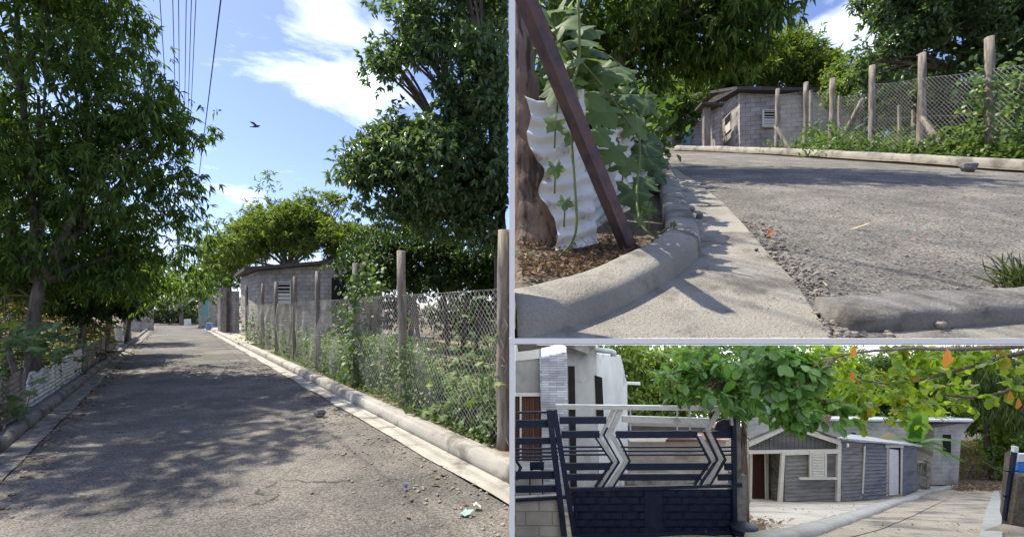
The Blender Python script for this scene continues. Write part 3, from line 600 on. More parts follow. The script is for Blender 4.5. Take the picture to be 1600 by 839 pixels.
vine('climbing_vine', 'small dark vine at the foot of the second post of the lane fence', [(x,y,.1),(x-.05,y,.5),(x-.05,y,.9)], 160, .06, M['leaf_mid'], (.10,.08,.15), clip=clip1)
x, y = U(u_at(398,v4), v4); vine('climbing_vine', 'weedy vine between the two farthest posts of the lane fence', [(x,y,.1),(x,y,.8),(x,y,1.3)], 200, .12, M['leaf_weed'], (.4,.3,.3), clip=clip1)
# broad-leaved plants spilling over the kerb
def spill(name, lab, cx, cy, cz, ext, n, size, mat_, clip, cat='plant'):
    root = thing(name, (cx,cy,cz), lab, cat); sp = []
    for _ in range(n):
        q = rng.normal(size=3)*np.array(ext)*.5; c = np.array([cx,cy,cz])+q
        s = size*random.uniform(.5,1.15)
        if not clip(c[0]+s*(.6 if clip is not clip1 else 1), c[1]-s*(.6 if clip is not clip1 else 1), c[2]): continue
        sp.append((c, rng.normal(size=3)*np.array([1,1,.3])+np.array([0,-.2,-.3]), np.array([random.uniform(-.5,.5),-.5+random.uniform(-.5,.3),1.0]), s))
    squash_mesh('leaves', sp, mat_, root)
    mb = MB()
    for c, d, nr, s in sp[::2]: mb.tube([Vector((cx+(c[0]-cx)*.5, cy+(c[1]-cy)*.5+.1, max(.02, cz-ext[2]*.6))), Vector(c)-Vector((0,0,.05)), Vector(c)], .005, 4)
    mb.build('stems', M['stem'], root)
clipk = lambda x, y, z: clip1(x, y, z) and (Vector((x,y))-O1).dot(R1) > 4.02
x, y = U(u_at(735,v4)+.1, v4+.3); spill('squash_plant', 'broad-leaved vine spilling over the kerb at the lower right of the lane', x, y, .58, (1.1,1.1,.8), 330, .085, M['leaf_squash'], clipk)
x, y = U(u_at(690,v4), v4-.05); spill('squash_plant', 'pale broad leaves lying on the kerb below the second fence post', x, y, .24, (.45,.3,.16), 28, .085, M['leaf_squash'], clip1)
for px, v, z, e, n, s, lab in [(50,-.95,1.0,(.9,.6,.4),60,.16,'large blue-green squash plant draped over the white sheet'), (8,-.5,.6,(.45,.35,.7),22,.13,'squash vine hanging over the brown sheet at the left edge'), (118,-.48,.32,(.22,.3,.45),14,.10,'squash vine hanging in front of the white sheets'), (5,-.8,1.3,(.9,.6,.3),26,.15,'squash leaves rising beside the dry corn')]:
    x, y = U(u_at(px,v), v); spill('squash_plant', lab, x, y, z, e, n, s, M['leaf_squash'], clip1)
# dry corn
def corn(px, Y, h, lab):
    x, y, _ = P(px, 0, Y); root = thing('corn_plant', (x,y,0), lab, 'corn', 'dry corn plants behind the corrugated sheets'); mb = MB(); mb.tube([(x,y,0),(x+.05,y,h*.5),(x+.02,y,h)], [.018,.014,.006], 5); mb.build('stalk', M['post_wood'], root)
    n = 14; t = rng.random(n)*.9+.1; p = np.stack([np.full(n,x), np.full(n,y), t*h], 1); d = unit(n)*np.array([1,1,.2])+np.array([0,0,.35])
    leaves_mesh('leaves', p, d, np.tile([0,0,1.0],(n,1))+unit(n)*.3, np.full(n,.7), np.full(n,.07), M['leaf_dry'], root, clip1, .3, 'oval', .55)
k = 0
for px in range(-30, 50, 7):
    Y = random.uniform(9.5,12.5); corn(px, Y, random.uniform(1.6,2.4), 'dry yellow corn plant left of the mango trunk')
for px in range(76, 172, 8): corn(px, random.uniform(13,17), random.uniform(1.4,2.0), 'dry yellow corn plant seen between the trunks right of the mango tree')
# garden weeds behind the fence
def weeds(n, fn, ln, mat_, hmax, clip, name='weeds', zf=flat, shape='oval', tuft=7, wr=.5):
    c = np.array([fn() for _ in range(n)]); z0 = np.array([zf(a[0], a[1]) for a in c]); hh = c[:,2] if c.shape[1] > 2 else hmax*rng.random(n)
    p = np.repeat(np.stack([c[:,0], c[:,1], z0], 1), tuft, 0); h = np.repeat(hh, tuft)*rng.random(n*tuft); p[:,2] += h
    p[:,:2] += rng.normal(size=(n*tuft,2))*.07
    d = unit(n*tuft)+np.array([0,-.1,.25]); nr = np.array([0,-.3,1.0])+unit(n*tuft)*.5; l = ln*rng.uniform(.5,1.2,n*tuft)
    return tag(leaves_mesh(name, p, d, nr, l, l*wr, mat_, None, clip, .15, shape, .25), kind='stuff')
def gfn(u0, u1, v0, v1, hm, s=.7):
    def f():
        while True:
            u = random.uniform(u0,u1); v = random.uniform(v0,v1); x, y = U(u, v)
            if x > -.02: continue
            q = fbm(x, y, 4.2, s)
            if q < -.28: continue
            return (x, y, max(.08, hm*(.45+1.6*q)))
    return f
weeds(2600, gfn(1.5,11,4.3,6.0,.95), .095, M['leaf_weed'], 0, clip1)
weeds(2600, gfn(2,24,4.3,11,.55), .11, M['leaf_weed'], 0, clip1)
weeds(700, gfn(6,26,4.2,6.5,1.1), .13, M['leaf_mid'], 0, clip1)
weeds(900, gfn(-2,40,4.05,4.35,.22), .05, M['leaf_weed'], 0, clip1)
weeds(700, lambda: (*U(random.uniform(2,40), random.uniform(-2.4,-1.0)), random.uniform(.2,.5)), .12, M['leaf_mid'], 0, clip1)
weeds(1500, lambda: (*U(random.uniform(5,40), random.uniform(-9,-1.5)), random.uniform(.3,1.0)), .16, M['leaf_mid'], 0, clip1)
pts = [U(random.uniform(3,22), random.uniform(6,12)) for _ in range(1500)]; tag(scatter_flat('leaf_litter', [p for p in pts if p[0] < -.05], (.08,.2), M['litter'], clip=clip1, lift=.05), kind='stuff')
mb = MB(); mb.ribbon(straight(4.0,-2,60), straight(14,-2,60), lambda x,y: .05*fbm(x,y,0,.8), 16, 0.02, .5); cut1(mb); tag(mb.build('ground', M['dry_soil']), kind='structure')
mb = MB(); mb.ribbon(straight(3.95,22,60), straight(7,22,60), flat, 3, .12, 1); cut1(mb); tag(mb.build('path', M['patio']), kind='structure')
# ================================================================== PLACE TWO: the steep street with the smooth kerb (upper terrace)
def z2y(Y): return .85+.367*Y+.72*(1-math.exp(-Y/10))
def z2(x, y): return z2y(y)
def inv(zf, py, lo, hi):
    f = lambda Y: HY-F*(zf(Y)-CH)/Y-py
    a, b = lo, hi; fa = f(a)
    for _ in range(60):
        m = (a+b)/2
        if (f(m) > 0) == (fa > 0): a = m
        else: b = m
    return (a+b)/2
def G2(px, py, h=0.0): Y = inv(lambda Y: z2y(Y)+h, py, 1.0, 60); return ((px-HX)/F*Y, Y)
YF = inv(lambda Y: z2y(Y)+.018, 528.5, 1.0, 10)
X0 = .006
clip2 = lambda x, y, z: ((x > .007*np.abs(y)) & (z > .85+.367*y+.72*(1-np.exp(-y/10))-.02) & (y > YF)) if hasattr(x, 'shape') else (x > .007*abs(y) and y > YF)
def cut2(mb): mb.v = [(max(v[0], X0*max(1,v[1])*1.0), max(v[1], YF), v[2]) for v in mb.v]
# terrace body: top soil, pale front edge, underside
nY = 60; mb = MB()
Ys = [YF+(34-YF)*(i/nY)**1.5 for i in range(nY+1)]; nx = 24
for Y in Ys:
    xr = 1.2*Y+1.2
    for j in range(nx+1):
        x = X0*Y+(xr-X0*Y)*j/nx; mb.v.append((x, Y, z2y(Y)-.001))
for i in range(nY):
    for j in range(nx): a = i*(nx+1)+j; mb.f.append((a, a+1, a+nx+2, a+nx+1))
tag(mb.build('hillside', M['soil']), kind='structure')
mb = MB(); th = 8.6*YF/F; zf_ = z2y(YF)+.0225
mb.hexa([Vector(q) for q in ((-.009,YF-.012,zf_-th-.004),(1.2*YF+1.4,YF-.012,zf_-th-.004),(1.2*YF+1.4,YF,zf_-th-.004),(-.009,YF,zf_-th-.004),(-.009,YF-.012,zf_-.004),(1.2*YF+1.4,YF-.012,zf_-.004),(1.2*YF+1.4,YF,zf_-.004),(-.009,YF,zf_-.004))])
tag(mb.build('terrace_edge', M['board_white']), kind='structure')
mb = MB()
for Y in Ys:
    d = -.012+(Y-YF)*.03
    for x in (X0*Y, 1.2*Y+1.2): mb.v.append((x, Y, z2y(Y)-.015-d))
for i in range(nY): a = 2*i; mb.f.append((a, a+2, a+3, a+1))
tag(mb.build('terrace_underside', M['concrete']), kind='structure')
# upright divider board between the two lanes
mb = MB(); mb.box((0, YF+.05, 1.6), (8.2*YF/F, .12, 3.6)); tag(mb.build('divider_board', M['board_white']), 'tall thin white upright board standing edge-on between the lane and the steep street', 'board')

# asphalt, gutter apron, kerbs
ap_r = [G2(*p) for p in ((1300,540),(1290,522),(1262,480),(1238,440),(1208,408),(1182,380),(1158,350),(1130,320),(1095,292),(1068,274),(1050,262),(1040,250),(1037,241))]
ap_l = [G2(*p) for p in ((871,529),(954,498),(1025,460),(1073,427),(1092,405),(1095,390),(1086,362),(1075,338),(1066,315),(1055,287),(1046,270),(1037,254),(1033,243))]
ap_l = [(0.02, ap_l[0][1]-.05)]+ap_l; ap_l = smooth_path([(*p,0) for p in ap_l], 5); ap_l = [(v.x, v.y) for v in ap_l]
bump2 = lambda x, y: z2y(y)
def jag2(pts, a, seed): 
    q = resample(pts, .05); return [(x+a*fbm(x*6,y*6,seed), y) for x, y in q]
road_r = [G2(*p) for p in ((1900,300),(1600,273),(1400,258),(1195,244),(1120,239),(1060,237),(1045,236))]
mb = MB()    # road sheet
L_ = jag2([G2(1330,545)]+ap_r, .03, 2); 
def road_right(Y):
    # right edge x at depth Y from road_r (sorted by Y)
    pr = sorted(road_r, key=lambda q: q[1])
    if Y <= pr[0][1]: return 1.2*Y+1.0
    for a_, b_ in zip(pr, pr[1:]):
        if a_[1] <= Y <= b_[1]: t = (Y-a_[1])/(b_[1]-a_[1]+1e-9); return a_[0]+(b_[0]-a_[0])*t
    return pr[-1][0]
pl = sorted(ap_r, key=lambda q: q[1])
def left_edge(Y):
    if Y <= pl[0][1]: return pl[0][0]
    for a_, b_ in zip(pl, pl[1:]):
        if a_[1] <= Y <= b_[1]: t = (Y-a_[1])/(b_[1]-a_[1]+1e-9); return a_[0]+(b_[0]-a_[0])*t
    return pl[-1][0]
NY, NX = 260, 60; Yl = [YF+.003+(min(pl[-1][1], 22)-YF)*(i/NY)**1.8 for i in range(NY+1)]
for Y in Yl:
    xa = left_edge(Y)-.01+.025*fbm(Y*7, 2, 1); xb = max(xa+.3, road_right(Y))
    for j in range(NX+1):
        x = xa+(xb-xa)*j/NX; near = max(0, 1-(Y-1.6)/5)
        mb.v.append((x, Y, z2y(Y)+.012+near*(.012*fbm(x*2,Y*2,5)+.010*fbm(x*9,Y*9,1)+.006*fbm(x*25,Y*25,3))-.012*max(0,1-j*(xb-xa)/NX/.08)))
for i in range(NY):
    for j in range(NX): a = i*(NX+1)+j; mb.f.append((a, a+1, a+NX+2, a+NX+1))
tag(mb.build('road', M['asphalt_near'], smooth=True), kind='structure')
mb = MB(); mb.ribbon([(x-.05,y) for x,y in ap_l], [(x+.02*fbm(y*5,3),y) for x,y in ap_r], z2, 10, .018, .05, 0.004); cut2(mb); 
mb.box((.45, YF+.012, z2y(YF)+.008), (.88,.02,.018))
tag(mb.build('gutter', M['concrete'], smooth=True), kind='structure')
kp = [p for p in ap_l]
prof = [(0,-.02),(.002,.03),(.006,.085),(.014,.108),(.032,.121),(.08,.126),(.15,.125),(.178,.116),(.19,.09),(.195,-.02)]
mb = MB(); mb.sweep(kp, prof, z2, .04, .0035); cut2(mb); tag(mb.build('kerb', M['concrete'], smooth=True), 'smooth curved concrete kerb sweeping around the squash vine, lower left of the upper right view', 'kerb')
# far kerb along the fence
far = [G2(*p) for p in ((1980,292),(1800,280),(1600,268),(1400,254),(1195,241),(1120,237.5),(1062,235.8))]
mb = MB(); mb.sweep(far, [(0,-.05),(-.01,.14),(.03,.18),(.22,.19),(.26,.15),(.27,-.05)], z2, .3, .01)
tag(mb.build('kerb', M['concrete'], smooth=True), 'long pale concrete kerb below the chain-link fence across the steep street', 'kerb')
mb = MB(); mb.ribbon([(x,y) for x,y in far], [(x-.35,y-.15) for x,y in far], z2, 3, .03, .4, .03); tag(mb.build('gutter', M['dry_soil']), kind='structure')
# broken kerb at the bottom right
fk = [G2(1690,507,.0), G2(1600,514), G2(1480,522), G2(1400,527.5), G2(1325,527.8)]; fk = [(x, max(y, YF+.005)) for x, y in fk]
mb = MB(); mb.sweep(list(reversed(fk)), [(0,-.02),(.002,.06),(.006,.078),(.013,.084),(.08,.088),(.15,.086),(.168,.078),(.172,-.02)], z2, .02, .008)
tag(mb.build('broken_kerb', M['concrete_grey'], smooth=True), 'broken end of a grey concrete kerb at the bottom right of the steep street', 'kerb')
mb = MB(); mb.ribbon([(x,YF+.002) for x in (1.15,1.4,1.6,2.0,3.2)], [(fk[4][0],fk[4][1]+.01),(fk[3][0],fk[3][1]+.01),(fk[2][0],fk[2][1]+.01),(fk[1][0],fk[1][1]+.01),(fk[0][0],fk[0][1]+.01)], z2, 2, .019, .05); tag(mb.build('pavement', M['concrete']), kind='structure')
# grit, gravel and stones
mb = MB()
for _ in range(1500):
    k = random.random()
    if k < .55:
        i = random.randrange(0, 6); t = random.random(); a = ap_r[i]; b = ap_r[i+1]; x = a[0]+(b[0]-a[0])*t+abs(random.gauss(0,.09)); y = a[1]+(b[1]-a[1])*t+random.gauss(0,.02)
    elif k < .7: x, y = G2(random.uniform(1285,1420), random.uniform(485,527))
    else: x, y = G2(random.uniform(1180,1650), random.uniform(300,490))
    if y < YF+.01: continue
    r = random.uniform(.002,.007) if k > .15 else random.uniform(.006,.015)
    rock(mb, (x,y,z2y(y)+.016+r*.3), (r,r,r*.7), random.random()*9)
tag(mb.build('gravel', M['pebble']), kind='stuff')
def stone(px, py, r, lab, m='stone', name='stone'):
    x, y = G2(px, py); mb = MB(); rock(mb, (x,y,z2y(y)+.02+r*.55), (r,r*.8,r*.7), px); tag(mb.build(name, M[m]), lab, 'stone')
stone(1093, 346, .032, 'small grey stone lying in the smooth gutter beside the curved kerb'); stone(1082, 333, .022, 'smaller stone just behind the grey stone in the smooth gutter', 'pebble')
stone(1513, 270, .12, 'dark rock against the far kerb near the right fence post'); stone(1223, 393, .022, 'light stone in the rubble beside the gutter', 'pebble'); stone(1468, 522, .022, 'small stone at the foot of the broken kerb', 'pebble'); stone(1182, 398, .012, 'dark pebble in the rubble beside the gutter')
def leaf_at(px, py, L_, Wd, col, lab, up=.02, d=(1,.5,.2), zf=z2y, G=G2, cat='leaf'):
    x, y = G(px, py); p = np.array([[x, y, zf(y)+.02+up]]); m = leafmat('single_'+lab.split()[0], col, tuple(c*1.3 for c in col), .2, rough=.7)
    tag(leaves_mesh('fallen_leaf', p, np.array([d], float), np.array([[.2,-.4,1.0]]), np.array([L_]), np.array([Wd]), m, None, None, .3, 'oval', -.3), lab, cat)
leaf_at(1200, 378, .055, .035, (.30,.09,.04), 'rust red fallen leaf on the rubble beside the smooth gutter', .01, (.6,.2,.6))
leaf_at(1293, 458, .06, .012, (.50,.36,.18), 'straw coloured dry leaf in the rubble by the broken kerb', .01, (.25,1,.2)); leaf_at(1418, 381, .05, .012, (.30,.14,.13), 'dull pink dry leaf in the middle of the asphalt', .0, (1,0,.05))
leaf_at(1325, 363, .13, .02, (.42,.34,.22), 'curled straw on the asphalt in the upper right view', .0, (1,-.1,.05))
# grass tuft
x, y = G2(1588, 452); n = 150; root = thing('grass_tuft', (x,y,z2y(y)), 'green and straw grass tuft at the right edge above the broken kerb', 'grass')
p = np.array([x,y,z2y(y)])+rng.normal(size=(n,3))*np.array([.03,.02,.0]); d = unit(n)*np.array([1,1,.1])*rng.uniform(.2,1.1,(n,1))+np.array([0,0,.55])
leaves_mesh('blades', p, d, unit(n), rng.uniform(.06,.17,n), np.full(n,.006), M['grass'], root, None, .2, 'oval', .5)

# near left corner: tree stump trunk, leaning steel post, sheets, squash vine
Yt = 2.7; b = P(833, 395, Yt); zg = z2y(Yt)
root = thing('tree', (b.x,b.y,zg), 'brown tree trunk at the left edge beside the leaning steel post', 'tree'); mb = MB()
pts = [P(842,420,Yt), P(840,370,Yt), P(833,300,Yt), P(822,230,Yt), P(812,150,Yt), P(806,60,Yt), P(800,-60,Yt)]
k = len(pts); mb.tube(smooth_path(pts,5), [ .155*(1-.012*i)+(.05 if i < 3 else 0)+.014*math.sin(i*1.9) for i in range((k-1)*5+1)], 18)
cut = lambda m: setattr(m, 'v', [(max(v[0], .007*v[1]+.001*(i%3)), v[1], v[2]) for i, v in enumerate(m.v)]); cut(mb); mb.build('trunk', M['bark_warm'], root, True)
Yp = 2.5; a = P(988,386,Yp); a.z = z2y(Yp)-.03; c = P(806,-40,Yp-.55)
mb = MB(); mb.bar(a, c, .07, .062, (.3,-1,.2)); tag(mb.build('steel_post', M['rust']), 'rusty dark square steel post leaning to the left over the white sheet', 'post')
def sheet2(pa, pb, Ya, Yb, lab, m, t=.0):
    mb = MB(); (ax, at, ab_), (bx, bt, bb) = pa, pb; a = P(ax, at, Ya); c = P(bx, bt, Yb)
    corrugated(mb, a, c, P(ax,ab_,Ya).z, P(bx,bb,Yb).z, a.z, c.z, pitch=.075, amp=.012, vertical=False, top_jag=.035); cut(mb)
    tag(mb.build('corrugated_sheet', m, smooth=True), lab, 'fence')
mb = MB(); nu, nv = 14, 70
for i in range(nu+1):
    for j in range(nv+1):
        u, v = i/nu, j/nv; xl = 819+10*v+46*v**1.3+7*math.sin(v*17)*(1-u)+4*fbm(v*9,1,2); xr = 912+22*v; px = xl+(xr-xl)*u; py = (150+8*math.sin(u*5)+6*fbm(u*7,2,2))*(1-v)+(392-10*u)*v
        q = P(px, py, 2.42+.12*u); mb.v.append((max(q.x,.02), q.y-.016*math.sin(v*2*math.pi*9+u*1.2)+.03*fbm(u*2,v*2,3), q.z+.004*math.sin(u*8)))
for i in range(nu):
    for j in range(nv): a_ = i*(nv+1)+j; mb.f.append((a_,a_+nv+1,a_+nv+2,a_+1))
tag(mb.build('corrugated_sheet', M['white_sheet'], smooth=True), 'white painted corrugated sheet with torn wavy edge between trunk and steel post', 'fence')
sheet2((908,200,388), (960,215,350), 2.95, 3.3, 'white corrugated sheet just right of the leaning steel post', M['white_sheet'])
sheet2((955,200,345), (1012,215,300), 3.35, 4.3, 'narrow white corrugated sheet farthest along the curved kerb', M['white_sheet'])
# dark brush behind the sheets
def brush2(n, x0, x1, y0, y1, Y0, Y1, ln, m, dens=1, name='undergrowth'):
    p = []
    for _ in range(n):
        Y = random.uniform(Y0,Y1); q = P(random.uniform(x0,x1), random.uniform(y0,y1), Y); p.append(tuple(q))
    p = np.array(p); p = np.repeat(p, 5, 0)+rng.normal(size=(n*5,3))*ln*.6; l = ln*rng.uniform(.5,1.2,n*5)
    return tag(leaves_mesh(name, p, unit(n*5)+np.array([0,-.1,-.2]), np.array([0,-.2,1.0])+unit(n*5)*.6, l, l*.55, m, None, clip2, .15, 'oval', .25), kind='stuff')
brush2(600, 800, 985, 130, 300, 4.2, 5.2, .14, M['leaf_dark'])
brush2(120, 940, 1040, 150, 250, 5.0, 6.0, .12, M['leaf_mid'])
# squash vine on top of the sheets: leaves from pixel anchors
root = thing('squash_vine', (P(930,300,2.8).x, 2.8, z2y(2.8)), 'large-leaved squash vine heaped over the white sheets behind the leaning post', 'vine'); sp = []
def sq(px, py, Y, s, dr=(1,0,0), nr=(0,-.5,1)): sp.append((np.array(P(px,py,Y)), np.array(dr,float)+rng.normal(size=3)*.12, np.array(nr,float)+np.array([0,-.35,0]), s*1.2))
for a in [(878,40,2.4,.11,(.8,-.1,.35),(-.3,-.5,.9)), (905,62,2.7,.15,(1,.1,.1),(-.1,-.35,1)), (890,95,2.5,.17,(.9,-.3,.0),(0,-.25,1)), (935,80,2.9,.15,(1,0,-.2),(.1,-.3,1)), (872,135,2.4,.12,(.5,-.5,-.5),(-.3,-.9,.4)),
          (945,118,3.0,.16,(.8,-.3,-.4),(.2,-.6,.7)), (915,150,2.7,.13,(.7,-.4,-.5),(.1,-.9,.5)), (962,105,3.3,.15,(1,0,-.1),(.1,-.4,1)), (895,205,2.3,.075,(.6,-.2,-.8),(-.2,-1,.3)), (940,170,2.9,.15,(.3,-.6,-.6),(0,-.9,.5)),
          (975,150,3.4,.16,(1,-.2,-.4),(.2,-.5,.8)), (885,120,2.5,.12,(-.8,-.3,-.3),(0,-.6,.7)), (955,235,3.0,.12,(.6,-.3,-.7),(0,-1,.4)), (930,205,2.7,.12,(.5,-.4,-.8),(.1,-1,.4)), (985,190,3.6,.17,(.8,-.2,-.6),(.3,-.7,.6)),
          (975,255,3.1,.12,(.9,-.2,-.5),(.2,-.8,.6)), (990,300,2.95,.13,(.3,-.3,-.9),(.1,-1,.3)), (1005,285,3.3,.12,(.8,-.2,-.5),(.3,-.8,.6)), (1000,318,3.0,.10,(-.5,-.3,-.8),(.1,-1,.4)), (1015,250,4.0,.14,(.8,-.2,-.5),(.3,-.7,.6)),
          (1025,272,4.3,.14,(.8,-.2,-.4),(.3,-.7,.7)), (1005,225,3.9,.15,(.8,0,-.3),(.2,-.6,.8)), (865,80,2.35,.10,(-.3,-.4,.2),(-.2,-.7,.6)), (850,28,2.3,.10,(-.7,0,.3),(0,-.6,.8)), (1030,245,4.8,.13,(.8,0,-.3),(.2,-.6,.8)), (868,190,2.28,.06,(-.6,-.2,-.7),(0,-1,.2)), (868,262,2.28,.05,(.2,-.2,-.9),(0,-1,.2)), (883,315,2.28,.045,(.2,-.2,-.9),(0,-1,.2))]: sq(*a)
for _ in range(150):
    t = random.random(); px = 870+150*t+random.gauss(0,12); py = 45+215*t+random.gauss(0,28); sq(px, max(15,py), 2.75+1.6*t+random.uniform(-.1,.35), random.uniform(.06,.13), (random.uniform(-.5,1),-.3,random.uniform(-.7,.2)), (random.uniform(-.4,.4),-.7,random.uniform(.3,1)))
sp = [s for s in sp if s[0][0]-s[3] > .02]
squash_mesh('leaves', sp, M['leaf_squash'], root)
mb = MB()
for path in ([(903,0,2.3),(905,90,2.35),(890,150,2.3),(893,220,2.28),(898,290,2.28),(900,360,2.3),(880,395,2.35),(840,425,2.35),(806,440,2.2)], [(990,170,3.2),(1000,230,3.1),(995,300,2.9),(1000,345,2.75),(1020,368,2.6),(1045,355,2.55)], [(850,40,2.3),(880,70,2.5),(920,110,2.7),(960,160,3.2),(1000,220,3.8)], [(893,220,2.45),(878,200,2.42),(862,205,2.4)]):
    mb.tube(smooth_path([P(*q) for q in path], 5), .007, 6)
for s in sp[:28]: mb.tube([Vector(s[0])+Vector((.0,.05,-.12)), Vector(s[0])+Vector((0,.02,-.04)), Vector(s[0])], .005, 5)
mb.build('stems', M['stem'], root, True)
sp = []; root = thing('squash_shoot', P(1015,350,2.7), 'young bright squash shoot trailing over the top of the curved kerb', 'vine')
sq(1014,330,2.62,.048,(.2,-.2,.9),(0,-1,.3)); sq(1003,345,2.62,.04,(-.8,-.2,.1),(0,-.8,.6)); sq(1052,352,2.5,.022,(.3,-.2,.8),(0,-1,.4)); sq(1060,362,2.5,.022,(.8,-.3,-.3),(0,-.6,.9)); sq(1022,366,2.6,.02,(0,-.5,.5),(0,-.6,.9))
squash_mesh('leaves', sp, M['leaf_squash'], root); mb = MB(); mb.tube(smooth_path([P(1000,345,2.7),P(1015,366,2.62),P(1035,371,2.52),P(1048,360,2.5),P(1058,358,2.5)],5), .0045, 6); q_ = MB(); q_.tube([P(1014,362,2.62),P(1014,330,2.62)], .003, 5); q_.build('leaf_stalk', M['stem'], root); mb.build('stems', M['stem'], root, True)
mb = MB()    # dry straw and rubble behind the kerb
pts = [G2(random.uniform(806,1000), random.uniform(378,470)) for _ in range(1400)]; pts = [p for p in pts if p[1] > 2.0]
n = len(pts); p = np.array([(x,y,z2y(y)+.01+random.random()*.03) for x,y in pts]); d = unit(n)*np.array([1,1,.35])+np.array([0,0,.12])
tag(leaves_mesh('dry_grass', p, d, unit(n), rng.uniform(.03,.12,n), np.full(n,.003), M['litter'], None, clip2, .2, 'oval', .3), kind='stuff')
p2 = p[:500]+np.array([0,0,.01]); tag(leaves_mesh('leaf_litter', p2, d[:500], np.array([0,0,1.])+unit(len(p2))*.4, rng.uniform(.02,.05,len(p2)), np.full(len(p2),.02), M['litter'], None, clip2, .2, 'oval', .3), kind='stuff')

# fence across the street
fl = [G2(*p) for p in ((1990,283),(1800,273),(1600,259),(1400,246),(1212,238.5))]
def fence_pt(px):
    k = (px-HX)/F
    for a_, b_ in zip(fl, fl[1:]):
        ka, kb = a_[0]/a_[1], b_[0]/b_[1]
        if kb <= k <= ka:
            # intersection of ray with segment
            dx, dy = b_[0]-a_[0], b_[1]-a_[1]; t = (k*a_[1]-a_[0])/(dx-k*dy); return (a_[0]+dx*t, a_[1]+dy*t)
    return fl[-1]
root = thing('wire_fence', (*fence_pt(1437), z2(*fence_pt(1437))), 'chain-link fence with rough wooden posts and braces across the steep street', 'fence')
z2k = lambda x, y: z2y(y)+.05
for a_, b_ in ((1700,1545),(1545,1437),(1437,1361),(1361,1297),(1297,1256),(1256,1212)):
    A_, B_ = fence_pt(a_), fence_pt(b_); hA = P(0, {1700:50,1545:82,1437:105,1361:150,1297:145,1256:146,1212:150}[a_], A_[1]).z-z2y(A_[1])
    chain_link('wire_mesh', A_, B_, z2k, .05, min(hA, 1.75), .095, .0024, root, .05)
for px, ty, r in ((1700,40,.06),(1545,60,.062),(1437,85,.062),(1361,104,.06),(1297,124,.055),(1256,130,.05),(1212,140,.05)):
    x, y = fence_pt(px); h = P(0, ty, y).z; mb = MB(); rough_post(mb, (x,y-.02,z2y(y)-.1), (x+random.uniform(-.03,.06), y-.02, h), r, 9); mb.build('post', M['post_wood'], root, True)
for (p0, t0), (p1, t1) in (((1305,236),(1352,152)), ((1500,243),(1440,178)), ((1240,236),(1214,196))):
    a_ = fence_pt(p0); c_ = fence_pt(p1); mb = MB(); rough_post(mb, (a_[0],a_[1]+.08,z2y(a_[1])), (c_[0],c_[1]+.06,P(0,t1,c_[1]).z), .048, 7); mb.build('brace', M['post_wood'], root, True)
for px, ty in ((1267,142),(1312,150),(1405,165),(1427,172)):
    x, y, _ = P(px, 0, 14.5); mb = MB(); rough_post(mb, (x,y,z2y(y)-.1), (x,y,P(0,ty,14.5).z), .05, 6); tag(mb.build('far_fence_post', M['post_wood']), 'thin post of the older fence line inside the plot behind the wire', 'post', 'posts of the older fence line')
for px, n, hh, lab in ((1535, 700, 1.75, 'green vine climbing the rightmost post of the street fence'), (1590, 420, 1.9, 'green vine covering the fence wire at the right edge of the upper right view')):
    x, y = fence_pt(px); z = z2y(y); vine('climbing_vine', lab, [(x,y-.06,z),(x+.05,y-.08,z+hh*.4),(x-.05,y-.06,z+hh*.7),(x+.2,y-.06,z+hh)], n, .10, M['leaf_weed'], (.22,.12,.25), clip=clip2)
for px in (1242, 1272): x, y = fence_pt(px+30); z = z2y(y); vine('climbing_vine', 'weedy bush on the wire near the block house corner' if px == 1272 else 'small weedy bush at the far end of the street fence', [(x,y,z),(x,y,z+.5),(x,y,z+.8)], 130, .10, M['leaf_weed'], (.2,.15,.15), clip=clip2)
def w2(x0, x1, Y0, Y1, hm):
    def f(): Y = random.uniform(Y0,Y1); return (P(random.uniform(x0,x1),0,Y).x, Y, random.uniform(.1,hm))
    return f
def fb(x0, x1, dy0, dy1, hm):
    def f(): x, y = fence_pt(random.uniform(x0,x1)); return (x, y+random.uniform(dy0,dy1), random.uniform(.1,hm))
    return f
weeds(1000, fb(1228,1700,.15,1.2,.5), .10, M['leaf_weed'], 0, clip2, zf=z2)
weeds(1000, w2(1250,1720,10,18,.8), .15, M['leaf_mid'], 0, clip2, zf=z2)
weeds(300, fb(1480,1700,.1,.6,.8), .13, M['leaf_squash'] if False else M['leaf_weed'], 0, clip2, zf=z2)

# block house and yard across the street
Yh = 20; root = thing('block_house', (P(1156,0,Yh).x, Yh, z2y(Yh)), 'block house with low lean-to roof seen across the steep street, upper right view', 'house'); zb = z2y(Yh)-.1
A_ = P(1156,0,Yh); C_ = P(1352,0,Yh-1.0); B_ = P(1122,0,Yh+2.6); zt = P(0,146,Yh).z
mb = MB(); mb.wall(A_, C_, zb, zb-.3, zt, P(0,152,Yh-1).z, .15); mb.wall(B_, A_, zb, zb, P(0,165,Yh+2.6).z, zt, .15); mb.build('wall', M['block'], root)
mb = MB(); q = [Vector((A_.x-.3,A_.y-.35,zt+.0)), Vector((C_.x+.3,C_.y-.35,P(0,151,Yh-1).z+.02)), Vector((C_.x+.3,C_.y+5,P(0,146,Yh-1).z+1.6)), Vector((A_.x-.5,A_.y+5,zt+2.2))]
mb.hexa(q+[v+Vector((0,0,.13)) for v in q]); q = [Vector((B_.x-.5,B_.y-.4,P(0,168,Yh+2.6).z)), Vector((A_.x-.3,A_.y-.35,zt)), Vector((A_.x-.3,A_.y+1,zt+.5)), Vector((B_.x-.5,B_.y+1,P(0,168,Yh+2.6).z+.3))]; mb.hexa(q+[v+Vector((0,0,.13)) for v in q]); mb.build('roof', M['tin_roof'], root)
louvre_window(root, 1192, 173, 1212, 199, Yh-.36, .5, 6)
